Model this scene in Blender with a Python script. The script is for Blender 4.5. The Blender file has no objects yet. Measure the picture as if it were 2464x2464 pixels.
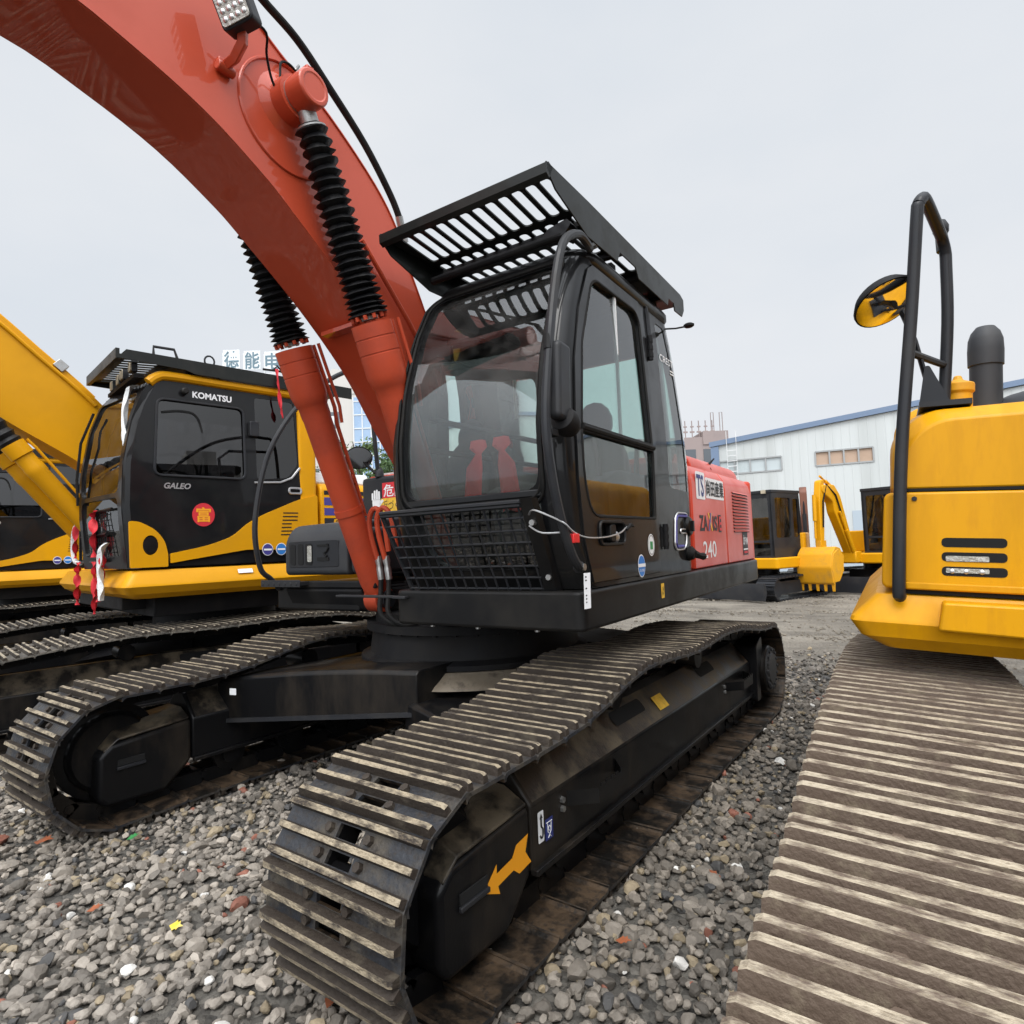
import bpy, bmesh, math, random
import numpy as np
from mathutils import Vector, Matrix
random.seed(7); rng = np.random.default_rng(11)
R = math.radians
SC = bpy.context.scene; COL = SC.collection
IDM = Matrix.Identity(4)

# ------------------------------------------------------------------ mesh kit
class MB:
    """collects shapes; build() links them as ONE mesh object"""
    def __init__(s): s.v=[]; s.f=[]; s.m=[]; s.sm=[]
    def add(s, vs, fs, m=0, smooth=True):
        o=len(s.v); s.v+= [tuple(p) for p in vs]
        for f in fs: s.f.append([i+o for i in f]); s.m.append(m); s.sm.append(smooth)
        return s
    def box(s,x0,x1,y0,y1,z0,z1,m=0,M=None):
        vs=[(x,y,z) for z in (z0,z1) for y in (y0,y1) for x in (x0,x1)]
        if M is not None: vs=[tuple(M@Vector(p)) for p in vs]
        return s.add(vs,[(0,2,3,1),(4,5,7,6),(0,1,5,4),(2,6,7,3),(0,4,6,2),(1,3,7,5)],m)
    def prism(s,poly,a0,a1,ax='x',m=0,cap=True):
        """extrude a 2-D outline along an axis: x->(y,z), y->(x,z), z->(x,y)"""
        def P(u,v,a): return (a,u,v) if ax=='x' else ((u,a,v) if ax=='y' else (u,v,a))
        n=len(poly); vs=[P(u,v,a0) for u,v in poly]+[P(u,v,a1) for u,v in poly]
        fs=[(i,(i+1)%n,n+(i+1)%n,n+i) for i in range(n)]
        if cap: fs+=[tuple(range(n-1,-1,-1)),tuple(range(n,2*n))]
        return s.add(vs,fs,m)
    def tube(s,pts,r,n=8,m=0,cap=True,closed=False,squash=1.0):
        pts=[Vector(p) for p in pts]; k=len(pts); rs=r if isinstance(r,(list,tuple)) else [r]*k
        T=[]
        for i in range(k):
            a=pts[i-1] if (i>0 or closed) else pts[i]; b=pts[(i+1)%k] if (i<k-1 or closed) else pts[i]
            T.append((b-a).normalized())
        up=Vector((0,0,1)) if abs(T[0].z)<.9 else Vector((0,1,0))
        N=(up-T[0]*up.dot(T[0])).normalized(); vs=[]; 
        for i in range(k):
            N=(N-T[i]*N.dot(T[i])).normalized(); B=T[i].cross(N)
            for j in range(n):
                a=2*math.pi*j/n; vs.append(pts[i]+(N*math.cos(a)+B*math.sin(a)*squash)*rs[i])
        fs=[]
        for i in range(k if closed else k-1):
            o=i*n; q=((i+1)%k)*n
            for j in range(n): fs.append((o+j,o+(j+1)%n,q+(j+1)%n,q+j))
        if cap and not closed: fs+=[tuple(range(n-1,-1,-1)),tuple(range((k-1)*n,k*n))]
        return s.add(vs,fs,m)
    def cyl(s,p0,p1,r0,r1=None,n=20,m=0): return s.tube([p0,p1],[r0,r0 if r1 is None else r1],n,m)
    def lathe(s,p0,p1,prof,n=24,m=0,wob=None):
        """prof: (t along p0->p1 in metres, radius)"""
        p0=Vector(p0); d=(Vector(p1)-p0).normalized(); a=Vector((0,0,1)) if abs(d.z)<.9 else Vector((1,0,0))
        N=(a-d*a.dot(d)).normalized(); B=d.cross(N); vs=[]
        for i,(t,r) in enumerate(prof):
            for j in range(n):
                th=2*math.pi*j/n; rr=r if wob is None else r*wob(i,j); tt=t if wob is None else t+ (wob(j,i)-1)*.1
                vs.append(p0+d*tt+(N*math.cos(th)+B*math.sin(th))*rr)
        fs=[]; k=len(prof)
        for i in range(k-1):
            for j in range(n): fs.append((i*n+j,i*n+(j+1)%n,(i+1)*n+(j+1)%n,(i+1)*n+j))
        fs+=[tuple(range(n-1,-1,-1)),tuple(range((k-1)*n,k*n))]
        return s.add(vs,fs,m)
    def loft(s,rows,m=0,closed=False,cap=False):
        k=len(rows[0]); vs=[p for r in rows for p in r]; fs=[]
        for i in range(len(rows)-1):
            for j in range(k if closed else k-1):
                fs.append((i*k+j,i*k+(j+1)%k,(i+1)*k+(j+1)%k,(i+1)*k+j))
        if cap: fs+=[tuple(range(k-1,-1,-1)),tuple(range((len(rows)-1)*k,len(rows)*k))]
        return s.add(vs,fs,m)
    def sphere(s,c,r,n=12,m=0,sx=1,sy=1,sz=1):
        rows=[]
        for i in range(n//2+1):
            ph=math.pi*i/(n//2); rows.append([(c[0]+r*sx*math.sin(ph)*math.cos(2*math.pi*j/n),c[1]+r*sy*math.sin(ph)*math.sin(2*math.pi*j/n),c[2]+r*sz*math.cos(ph)) for j in range(n)])
        return s.loft(rows,m,closed=True)
    def plate(s,outline,holes,fn,th,m=0,sub=0.0):
        """flat plate with holes, outline in (u,v), laid on a surface by fn(u,v,depth)"""
        bm=bmesh.new(); loops=[]
        for lp in [outline]+list(holes):
            if sub>0:
                q=[]
                for i in range(len(lp)):
                    a=lp[i]; b=lp[(i+1)%len(lp)]; L=math.hypot(b[0]-a[0],b[1]-a[1]); c=max(1,int(L/sub))
                    q+=[(a[0]+(b[0]-a[0])*t/c,a[1]+(b[1]-a[1])*t/c) for t in range(c)]
                lp=q
            vv=[bm.verts.new((p[0],p[1],0)) for p in lp]; loops.append([tuple(p) for p in lp])
            for i in range(len(vv)): bm.edges.new((vv[i],vv[(i+1)%len(vv)]))
        bmesh.ops.triangle_fill(bm,use_beauty=True,use_dissolve=False,edges=bm.edges[:],normal=(0,0,1))
        bm.verts.index_update(); P=[v.co.copy() for v in bm.verts]; F=[[v.index for v in f.verts] for f in bm.faces]
        bm.free(); n=len(P)
        s.add([fn(p.x,p.y,0) for p in P],F,m); s.add([fn(p.x,p.y,th) for p in P],[f[::-1] for f in F],m)
        for lp in loops:
            k=len(lp); s.add([fn(u,v,0) for u,v in lp]+[fn(u,v,th) for u,v in lp],[(i,(i+1)%k,k+(i+1)%k,k+i) for i in range(k)],m)
        return s
    def build(s,name,mats,parent=None,bevel=0,angle=35,M=None,seg=2):
        me=bpy.data.meshes.new(name)
        vs=s.v
        W=M if M is not None else CUR[0]
        if parent is not None: W=WORLD(parent).inverted()@W
        if W!=IDM: vs=[W@Vector(p) for p in vs]
        me.from_pydata([tuple(p) for p in vs],[],s.f)
        if not isinstance(mats,(list,tuple)): mats=[mats]
        for m in mats: me.materials.append(m)
        me.polygons.foreach_set('material_index',s.m)
        bm=bmesh.new(); bm.from_mesh(me); bmesh.ops.recalc_face_normals(bm,faces=bm.faces[:]); bm.to_mesh(me); bm.free()
        me.polygons.foreach_set('use_smooth',[True]*len(me.polygons)); me.set_sharp_from_angle(angle=R(angle))
        me.update()
        o=bpy.data.objects.new(name,me); COL.objects.link(o)
        if parent is not None: o.parent=parent
        if bevel:
            b=o.modifiers.new('bevel','BEVEL'); b.width=bevel; b.segments=seg; b.limit_method='ANGLE'; b.angle_limit=R(32)
        return o
CUR=[IDM]
def WORLD(o):
    M=o.matrix_basis.copy()
    while o.parent: o=o.parent; M=o.matrix_basis@M
    return M
def thing(name,label,cat,loc=(0,0,0),rz=0,group=None,kind=None):
    o=bpy.data.objects.new(name,None); COL.objects.link(o); o.location=loc; o.rotation_euler=(0,0,rz); o.empty_display_size=.2
    o.matrix_basis=Matrix.Translation(loc)@Matrix.Rotation(rz,4,'Z')
    return tag(o,label,cat,group,kind)
def tag(o,label=None,cat=None,group=None,kind=None):
    if label: o['label']=label
    if cat: o['category']=cat
    if group: o['group']=group
    if kind: o['kind']=kind
    return o
def rpoly(pts,r,n=4):
    """round the corners of an outline"""
    out=[]; k=len(pts); rs=r if isinstance(r,(list,tuple)) else [r]*k
    for i in range(k):
        p=Vector(pts[i]); a=(Vector(pts[i-1])-p); b=(Vector(pts[(i+1)%k])-p)
        q=min(rs[i],a.length*.48,b.length*.48)
        if q<=1e-5: out.append(tuple(p)); continue
        A=p+a.normalized()*q; B=p+b.normalized()*q
        for t in range(n+1):
            t/=n; out.append(tuple(A*(1-t)**2+p*2*t*(1-t)+B*t*t))
    return out
def rrect(x0,x1,y0,y1,r,n=4): return rpoly([(x0,y0),(x1,y0),(x1,y1),(x0,y1)],r,n)
def circ(cx,cy,r,n=20,ry=None): return [(cx+r*math.cos(2*math.pi*i/n),cy+(ry or r)*math.sin(2*math.pi*i/n)) for i in range(n)]
def smoothpath(pts,n=6):
    """Catmull-Rom through the points"""
    P=[Vector(p) for p in pts]; out=[]
    for i in range(len(P)-1):
        p0=P[max(i-1,0)];p1=P[i];p2=P[i+1];p3=P[min(i+2,len(P)-1)]
        for t in range(n):
            t/=n; out.append(.5*((2*p1)+(-p0+p2)*t+(2*p0-5*p1+4*p2-p3)*t*t+(-p0+3*p1-3*p2+p3)*t**3))
    out.append(P[-1]); return out
def interp(x,xs,ys): return float(np.interp(x,xs,ys))
def text(name,s,parent,o,u,v,h,mat,width=None,bold=0.0,shear=0.0,ext=.0008,M=None):
    """lettering as a mesh: origin o, running along u, upright along v, letter height h"""
    c=bpy.data.curves.new(name,'FONT'); c.body=s; c.extrude=0; c.offset=bold; c.shear=shear; c.resolution_u=3; c.fill_mode='FRONT'
    t=bpy.data.objects.new(name,c); COL.objects.link(t); dg=bpy.context.evaluated_depsgraph_get(); dg.update()
    me=bpy.data.meshes.new_from_object(t.evaluated_get(dg)); bpy.data.objects.remove(t); bpy.data.curves.remove(c)
    co=np.array([p.co[:] for p in me.vertices]); fs=[list(p.vertices) for p in me.polygons]; bpy.data.meshes.remove(me)
    mn=co.min(0); mx=co.max(0); u=Vector(u).normalized(); v=Vector(v).normalized(); w=u.cross(v); o=Vector(o)
    sy=h/(mx[1]-mn[1]); sx=sy if width is None else width/(mx[0]-mn[0])
    b=MB(); b.add([o+u*((p[0]-mn[0])*sx)+v*((p[1]-mn[1])*sy)+w*ext for p in co],fs)
    return b.build(name,mat,parent,M=M)
def disc(name,parent,o,u,v,rx,ry,mat,lift=.001,n=28,M=None,hole=0):
    u=Vector(u).normalized(); v=Vector(v).normalized(); w=u.cross(v); o=Vector(o)+w*lift; b=MB()
    ring=[o+u*rx*math.cos(2*math.pi*i/n)+v*ry*math.sin(2*math.pi*i/n) for i in range(n)]
    if hole:
        r2=[o+u*rx*hole*math.cos(2*math.pi*i/n)+v*ry*hole*math.sin(2*math.pi*i/n) for i in range(n)]
        b.add(ring+r2,[(i,(i+1)%n,n+(i+1)%n,n+i) for i in range(n)])
    else: b.add(ring,[tuple(range(n))])
    return b.build(name,mat,parent,M=M)
def flat(name,parent,o,u,v,poly,mat,lift=.001,M=None):
    u=Vector(u).normalized(); v=Vector(v).normalized(); w=u.cross(v); o=Vector(o)+w*lift
    return MB().add([o+u*a+v*b for a,b in poly],[tuple(range(len(poly)))]).build(name,mat,parent,M=M)
def copy_tree(o,parent=None):
    c=o.copy(); COL.objects.link(c); c.parent=parent
    for ch in list(o.children): copy_tree(ch,c)
    return c

# ------------------------------------------------------------------ materials
def nodes(name):
    m=bpy.data.materials.new(name); m.use_nodes=True; nt=m.node_tree; nt.nodes.clear()
    out=nt.nodes.new('ShaderNodeOutputMaterial'); return m,nt,out
def N(nt,t,**k):
    n=nt.nodes.new('ShaderNode'+t)
    for a,b in k.items():
        if a in n.inputs: n.inputs[a].default_value=b
        else: setattr(n,a,b)
    return n
def L(nt,a,ao,b,bi): nt.links.new(a.outputs[ao],b.inputs[bi])
def coords(nt,scale=(1,1,1),rnd=True,kind='Object'):
    tc=N(nt,'TexCoord'); mp=N(nt,'Mapping'); mp.inputs['Scale'].default_value=scale; L(nt,tc,kind,mp,'Vector')
    if rnd:
        oi=N(nt,'ObjectInfo'); mu=N(nt,'Math',operation='MULTIPLY'); mu.inputs[1].default_value=37.0
        L(nt,oi,'Random',mu,0); cb=N(nt,'CombineXYZ'); L(nt,mu,0,cb,0); L(nt,mu,0,cb,1); L(nt,cb,0,mp,'Location')
    return mp
def C4(c): return (c[0],c[1],c[2],1)
def hexc(h):
    f=lambda x:(x/12.92 if x<=.04045 else ((x+.055)/1.055)**2.4)
    return tuple(f(int(h[i:i+2],16)/255) for i in (0,2,4))
def paint(name,col,rough=.35,coat=.0,metal=0,dirt=None,amt=.4,scale=3.0,thr=(.45,.7),bump=.0,bscale=60,spec=.5,stretch=(1,1,1),rvar=.1,kind='Object',coatr=.08,dirt2=None):
    """painted or dirty surface: base colour, noise-shaped dirt, a little gloss variation and bump"""
    m,nt,out=nodes(name); p=N(nt,'BsdfPrincipled'); L(nt,p,0,out,0)
    p.inputs['Base Color'].default_value=C4(col); p.inputs['Roughness'].default_value=rough; p.inputs['Metallic'].default_value=metal
    p.inputs['Specular IOR Level'].default_value=spec; p.inputs['Coat Weight'].default_value=coat; p.inputs['Coat Roughness'].default_value=coatr
    mp=coords(nt,stretch,kind=kind)
    nz=N(nt,'TexNoise',Scale=scale,Detail=7.0,Roughness=.65); L(nt,mp,0,nz,'Vector')
    rp=N(nt,'ValToRGB'); rp.color_ramp.elements[0].position=thr[0]; rp.color_ramp.elements[1].position=thr[1]
    rp.color_ramp.elements[1].color=(amt,amt,amt,1); L(nt,nz,'Fac',rp,0)
    if dirt is not None:
        mx=N(nt,'MixRGB'); mx.inputs[1].default_value=C4(col); mx.inputs[2].default_value=C4(dirt); L(nt,rp,0,mx,0)
        if dirt2 is not None:
            n2=N(nt,'TexNoise',Scale=scale*5,Detail=5.0,Roughness=.7); L(nt,mp,0,n2,'Vector')
            r2=N(nt,'ValToRGB'); r2.color_ramp.elements[0].position=.5; r2.color_ramp.elements[1].position=.68; L(nt,n2,'Fac',r2,0)
            m2=N(nt,'MixRGB'); L(nt,r2,0,m2,0); L(nt,mx,0,m2,1); m2.inputs[2].default_value=C4(dirt2); mx=m2
        L(nt,mx,0,p,'Base Color')
        mr=N(nt,'MapRange'); mr.inputs['To Min'].default_value=rough; mr.inputs['To Max'].default_value=min(.95,rough+.35); L(nt,rp,0,mr,'Value'); L(nt,mr,0,p,'Roughness')
        if coat>0:
            mc=N(nt,'MapRange'); mc.inputs['To Min'].default_value=coat; mc.inputs['To Max'].default_value=coat*.3; L(nt,rp,0,mc,'Value'); L(nt,mc,0,p,'Coat Weight')
    else:
        mr=N(nt,'MapRange'); mr.inputs['To Min'].default_value=max(.02,rough-rvar*.5); mr.inputs['To Max'].default_value=rough+rvar; L(nt,nz,'Fac',mr,'Value'); L(nt,mr,0,p,'Roughness')
    if bump>0:
        nb=N(nt,'TexNoise',Scale=bscale,Detail=4.0); L(nt,mp,0,nb,'Vector'); b=N(nt,'Bump',Strength=bump,Distance=.01); L(nt,nb,'Fac',b,'Height'); L(nt,b,0,p,'Normal')
    return m
def glass(name,tint,refl=1.0,rough=0.0,dust=.0,ior=1.7):
    m,nt,out=nodes(name); tr=N(nt,'BsdfTransparent'); tr.inputs[0].default_value=C4(tint); gl=N(nt,'BsdfGlossy'); gl.inputs['Roughness'].default_value=rough
    gl.inputs[0].default_value=(refl,refl,refl,1); fr=N(nt,'Fresnel',IOR=ior); mx=N(nt,'MixShader'); L(nt,fr,0,mx,0); L(nt,tr,0,mx,1); L(nt,gl,0,mx,2)
    if dust>0:
        df=N(nt,'BsdfDiffuse'); df.inputs[0].default_value=(.45,.44,.42,1); nz=N(nt,'TexNoise',Scale=5.0,Detail=6.0); mp=coords(nt); L(nt,mp,0,nz,'Vector')
        mr=N(nt,'MapRange'); mr.inputs['From Min'].default_value=.35; mr.inputs['From Max'].default_value=.8; mr.inputs['To Max'].default_value=dust; L(nt,nz,'Fac',mr,'Value')
        m2=N(nt,'MixShader'); L(nt,mr,0,m2,0); L(nt,mx,0,m2,1); L(nt,df,0,m2,2); L(nt,m2,0,out,0)
    else: L(nt,mx,0,out,0)
    return m
MUD=(.13,.105,.075); DUST=(.22,.19,.15)
M={}
M['red']=paint('orange_red_paint',(.50,.062,.022),rough=.5,coat=.7,dirt=(.36,.05,.022),amt=.5,scale=1.3,coatr=.025,bump=.02,bscale=300,spec=.3)
M['redcyl']=paint('red_cylinder_paint',(.47,.060,.021),rough=.5,coat=.12,dirt=(.25,.04,.022),amt=.6,scale=3,coatr=.2,spec=.3)
M['redhood']=paint('red_hood_paint',(.52,.045,.02),rough=.4,coat=.45,dirt=(.35,.045,.02),amt=.5,scale=1.6,coatr=.1,spec=.35)
M['yel']=paint('yellow_paint',(.62,.285,.002),rough=.45,coat=.14,dirt=(.48,.22,.006),amt=.5,scale=1.5,coatr=.12,bump=.02,bscale=260,spec=.15)
M['yelw']=paint('worn_yellow_paint',(.62,.29,.01),rough=.55,coat=.1,dirt=(.28,.18,.06),amt=.55,scale=4,thr=(.52,.75),spec=.25)
M['blk']=paint('black_machine_paint',(.0065,.0065,.007),rough=.36,coat=.12,dirt=(.02,.018,.015),amt=.7,scale=2.2,coatr=.12,spec=.16)
M['cabblk']=paint('black_cab_paint',(.007,.0072,.008),rough=.35,coat=.4,dirt=(.016,.015,.014),amt=.6,scale=2,coatr=.05,spec=.12)
M['blkm']=paint('matt_black_paint',(.008,.008,.009),rough=.55,dirt=(.022,.02,.018),amt=.7,scale=4,bump=.05,bscale=200,spec=.16)
M['frame']=paint('dirty_black_track_frame',(.006,.006,.0065),rough=.34,coat=.08,dirt=(.04,.031,.022),amt=.7,scale=2.6,thr=(.50,.74),stretch=(1,1,.35),bump=.05,bscale=120,spec=.16)
M['frametop']=paint('muddy_track_frame_top',(.014,.012,.010),rough=.36,dirt=(.10,.078,.05),amt=.9,scale=6,thr=(.44,.60),bump=.15,bscale=90,spec=.4)
M['grey']=paint('grey_plastic',(.03,.032,.036),rough=.5,dirt=(.055,.054,.052),amt=.6,scale=4,bump=.08,bscale=400,spec=.35)
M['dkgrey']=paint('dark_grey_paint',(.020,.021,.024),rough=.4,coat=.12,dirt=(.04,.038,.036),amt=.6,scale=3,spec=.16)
M['guard']=paint('dark_green_black_guard_paint',(.012,.0135,.0125),rough=.42,coat=.15,dirt=(.03,.03,.026),amt=.5,scale=5,bump=.04,bscale=250,spec=.16)
M['rubber']=paint('black_rubber',(.008,.008,.008),rough=.6,dirt=(.025,.022,.018),amt=.5,scale=9,bump=.1,bscale=80,spec=.16)
M['bellow']=paint('black_bellows_fabric',(.007,.007,.008),rough=.45,dirt=(.02,.019,.018),amt=.6,scale=14,bump=.35,bscale=45,spec=.25)
M['steel']=paint('zinc_steel',(.42,.42,.41),rough=.35,metal=.9,dirt=(.2,.18,.15),amt=.5,scale=20)
M['silver']=paint('silver_metal',(.6,.6,.6),rough=.3,metal=.8)
M['white']=paint('white_sticker',(.72,.72,.72),rough=.45)
M['whitep']=paint('white_paper',(.75,.75,.76),rough=.7)
M['bubble']=paint('white_bubble_wrap',(.66,.67,.66),rough=.4,dirt=(.45,.46,.46),amt=.8,scale=14,bump=.8,bscale=70)
M['ribbon']=paint('red_ribbon_cloth',(.55,.012,.022),rough=.6,dirt=(.35,.008,.015),amt=.7,scale=8,bump=.2,bscale=60)
M['ribbonin']=paint('coral_ribbon_cloth',(.85,.05,.05),rough=.6,dirt=(.5,.02,.02),amt=.6,scale=8,bump=.2,bscale=60)
M['redplastic']=paint('red_plastic',(.6,.02,.02),rough=.4)
M['navy']=paint('navy_ink',(.02,.03,.16),rough=.45)
M['blue']=paint('blue_ink',(.02,.16,.48),rough=.45)
M['purple']=paint('violet_blue_band',(.05,.045,.22),rough=.4)
M['green']=paint('green_ink',(.03,.25,.08),rough=.45)
M['orange']=paint('orange_decal',(.80,.32,.01),rough=.5)
M['yellowst']=paint('yellow_sticker',(.75,.45,.03),rough=.5,dirt=(.3,.2,.05),amt=.5,scale=30)
M['redst']=paint('red_sticker',(.55,.02,.03),rough=.5)
M['ink']=paint('black_ink',(.012,.012,.014),rough=.5)
M['seat']=paint('dark_seat_fabric',(.025,.025,.028),rough=.8,bump=.3,bscale=200)
M['interior']=paint('dark_interior_plastic',(.03,.031,.034),rough=.6)
M['lens']=paint('clear_lamp_lens',(.30,.29,.25),rough=.2,coat=.6,bump=.9,bscale=90,dirt=(.50,.49,.45),amt=1,scale=60)
M['mudtop']=paint('dried_mud_plate',(.13,.105,.075),rough=.45,dirt=(.24,.20,.15),amt=.9,scale=2.2,bump=.1,bscale=60,dirt2=(.05,.04,.03))
M['alud']=paint('grey_window_frame',(.30,.31,.31),rough=.5)
M['beige']=paint('beige_lamp_housing',(.42,.36,.26),rough=.5)
M['mirror']=paint('mirror_glass',(.75,.75,.74),rough=.03,metal=1)
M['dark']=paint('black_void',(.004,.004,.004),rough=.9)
M['glass']=glass('clear_green_glass',(.70,.83,.80),dust=.04,ior=1.85)
M['glassf']=glass('windscreen_glass',(.82,.90,.87),dust=.09,ior=1.8)
M['glassk']=glass('dark_tinted_glass',(.10,.10,.105),refl=1.0)
M['glassk2']=glass('brown_tinted_glass',(.55,.52,.45),dust=.05)
def sky_sheen():
    m,nt,out=nodes('painted_sky_reflection'); tr=N(nt,'BsdfTransparent'); df=N(nt,'BsdfDiffuse'); df.inputs[0].default_value=(.70,.72,.73,1); nz=N(nt,'TexNoise',Scale=3.0,Detail=6.0); mp=coords(nt); L(nt,mp,0,nz,'Vector')
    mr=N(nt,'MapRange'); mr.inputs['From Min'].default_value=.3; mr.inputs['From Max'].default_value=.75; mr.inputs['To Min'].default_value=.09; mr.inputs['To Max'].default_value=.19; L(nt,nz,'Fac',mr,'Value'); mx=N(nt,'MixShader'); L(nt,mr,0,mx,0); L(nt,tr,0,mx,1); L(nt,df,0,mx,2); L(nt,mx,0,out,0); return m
M['sky_sheen']=sky_sheen()  # milky veil that puts the sky's reflection into the colour
M['glassb']=paint('blue_curtain_glass',(.19,.30,.46),rough=.15,coat=.6,dirt=(.32,.43,.56),amt=.9,scale=.15)
M['win']=paint('far_window_glass',(.06,.07,.08),rough=.12,coat=.5)
M['winpale']=paint('pale_window_glass',(.42,.47,.48),rough=.2,coat=.4,dirt=(.33,.38,.38),amt=.8,scale=.8)
M['board']=paint('brown_boarded_window',(.42,.30,.22),rough=.7,dirt=(.34,.24,.17),amt=.8,scale=1)
M['alu']=paint('white_aluminium',(.62,.63,.63),rough=.5)
M['bwall']=paint('pale_stone_facade',(.50,.48,.45),rough=.8,dirt=(.42,.40,.38),amt=.7,scale=.2)
M['brick']=paint('grey_pink_concrete',(.27,.215,.20),rough=.85,dirt=(.19,.16,.155),amt=.8,scale=.3)
M['bluetrim']=paint('blue_metal_trim',(.13,.185,.28),rough=.5)
M['sign']=paint('grey_blue_sign_letters',(.11,.175,.21),rough=.5)
M['signb']=paint('white_sign_backing',(.66,.69,.70),rough=.5)
def corrugated():
    m,nt,out=nodes('white_corrugated_steel'); p=N(nt,'BsdfPrincipled',Roughness=.45); L(nt,p,0,out,0)
    mp=coords(nt,(1,1,1),rnd=False); sx=N(nt,'SeparateXYZ'); L(nt,mp,0,sx,0)
    w=N(nt,'TexWave',Scale=1.05,Distortion=0.0); w.wave_profile='TRI'; w.bands_direction='X'; L(nt,mp,0,w,'Vector')
    rp=N(nt,'ValToRGB'); rp.color_ramp.elements[0].position=.0; rp.color_ramp.elements[1].position=.18; L(nt,w,'Fac',rp,0)
    b=N(nt,'Bump',Strength=.35,Distance=.03); L(nt,rp,0,b,'Height'); L(nt,b,0,p,'Normal')
    nz=N(nt,'TexNoise',Scale=.5,Detail=6.0); mp2=coords(nt,(3,3,.25),rnd=False); L(nt,mp2,0,nz,'Vector')
    mx=N(nt,'MixRGB'); mx.inputs[1].default_value=(.50,.525,.52,1); mx.inputs[2].default_value=(.41,.43,.42,1); r2=N(nt,'ValToRGB'); r2.color_ramp.elements[0].position=.4; r2.color_ramp.elements[1].position=.75; L(nt,nz,'Fac',r2,0); L(nt,r2,0,mx,0)
    L(nt,mx,0,p,'Base Color'); return m
M['corr']=corrugated()
def shoe_mats(tagname,plate,mud,amt,top,side):
    return [paint(tagname+'_shoe_plate',plate,rough=.38,metal=.25,dirt=mud,amt=amt,scale=9,thr=(.44,.64),bump=.35,bscale=70,dirt2=(.03,.024,.02)),
            paint(tagname+'_worn_grouser_top',top,rough=.6,dirt=side,amt=1.0,scale=11,thr=(.44,.60),stretch=(1,2.2,2.2),bump=.6,bscale=70,dirt2=(top[0]*.45,top[1]*.42,top[2]*.38)),
            paint(tagname+'_grouser_side',side,rough=.6,dirt=mud,amt=.6,scale=12,thr=(.52,.68),bump=.4,bscale=90,spec=.3),
            paint(tagname+'_shoe_inner',(.010,.009,.008),rough=.38,metal=.1,dirt=(.070,.043,.022),amt=.95,scale=6,thr=(.42,.60),bump=.3,bscale=50,dirt2=(.006,.0055,.005))]
SH_MAIN=shoe_mats('dark',(.030,.032,.037),(.085,.07,.05),.8,(.31,.255,.175),(.035,.027,.021))
SH_K=shoe_mats('grey',(.10,.095,.085),(.20,.175,.14),.9,(.36,.31,.23),(.035,.028,.022))
SH_R=shoe_mats('muddy',(.085,.078,.070),(.215,.175,.118),1.0,(.40,.34,.25),(.105,.075,.055))
M['yelr']=paint('streaked_yellow_paint',(.62,.285,.002),rough=.45,coat=.14,dirt=(.42,.19,.006),amt=.75,scale=1.6,thr=(.46,.70),coatr=.12,bump=.03,bscale=220,spec=.15,stretch=(2.5,2.5,.5),dirt2=(.56,.25,.004))
# ------------------------------------------------------------------ crawler tracks
def shoe_mesh(name,hw,mats,gh=.027,bw=.0088):
    """one triple-grouser shoe; x across, y along the track, z outwards (0 = grouser tip)"""
    b=MB(); zo=-gh; zi=-gh-.013
    out=[(-.099,zo-.017),(-.089,zo-.003),(-.078,zo),(.084,zo),(.094,zo-.006),(.101,zo-.017)]
    inn=[(.101,zo-.028),(.09,zi-.004),(.08,zi),(-.076,zi),(-.087,zi-.006),(-.097,zo-.03)]
    def plate(x0,x1,o,i):
        poly=o+i; n=len(poly); vs=[(x0,)+p for p in poly]+[(x1,)+p for p in poly]
        for k in range(n): b.add([vs[k],vs[(k+1)%n],vs[n+(k+1)%n],vs[n+k]],[(0,1,2,3)],0 if k<len(o)-1 else 3)
        b.add(vs[:n],[tuple(range(n-1,-1,-1))],0); b.add(vs[n:],[tuple(range(n))],0)
    o2=[(-.078,zo)]+out[3:]; i2=inn[:3]+[(-.078,zi)]
    plate(-hw,-.098,out,inn); plate(.098,hw,out,inn); plate(-.098,-.055,o2,i2); plate(.055,.098,o2,i2)
    plate(-.055,.055,[(-.099,zo-.017),(-.089,zo-.003),(-.056,zo)],[(-.056,zi),(-.087,zi-.006),(-.097,zo-.03)])
    plate(-.055,.055,[(-.018,zo),(.016,zo)],[(.016,zi),(-.018,zi)])
    plate(-.055,.055,[(.056,zo),(.084,zo),(.094,zo-.006),(.101,zo-.017)],[(.101,zo-.028),(.09,zi-.004),(.056,zi)])
    for t in (-.073,0,.073):
        x0,x1=-hw+.004,hw-.004
        vs=[]
        for x,e in ((x0,0),(x0+.012,1),(x1-.012,1),(x1,0)):
            h=0 if e else -.006
            vs+=[(x,t-bw-.005,zo-.001),(x,t-bw,h),(x,t+bw,h),(x,t+bw+.005,zo-.001)]
        for s in range(3):
            o=s*4
            b.add([vs[o+k] for k in range(8)],[(0,1,5,4)],2); b.add([vs[o+k] for k in range(8)],[(2,3,7,6)],2); b.add([vs[o+k] for k in range(8)],[(1,2,6,5)],1)
        b.add(vs[:4],[(0,1,2,3)],2); b.add(vs[12:],[(0,1,2,3)],2)
    for t in (-.036,.036):
        for x in (-.088,.088): b.add(*hexnut(x,t,zo,.0165,.016),2)
    o=b.build(name,mats,None,M=IDM,angle=25); return o
def hexnut(x,y,z,r,h):
    vs=[(x+r*math.cos(k*math.pi/3),y+r*math.sin(k*math.pi/3),z) for k in range(6)]+[(x+r*.9*math.cos(k*math.pi/3),y+r*.9*math.sin(k*math.pi/3),z+h) for k in range(6)]
    return vs,[(k,(k+1)%6,6+(k+1)%6,6+k) for k in range(6)]+[(6,7,8,9,10,11)]
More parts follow.
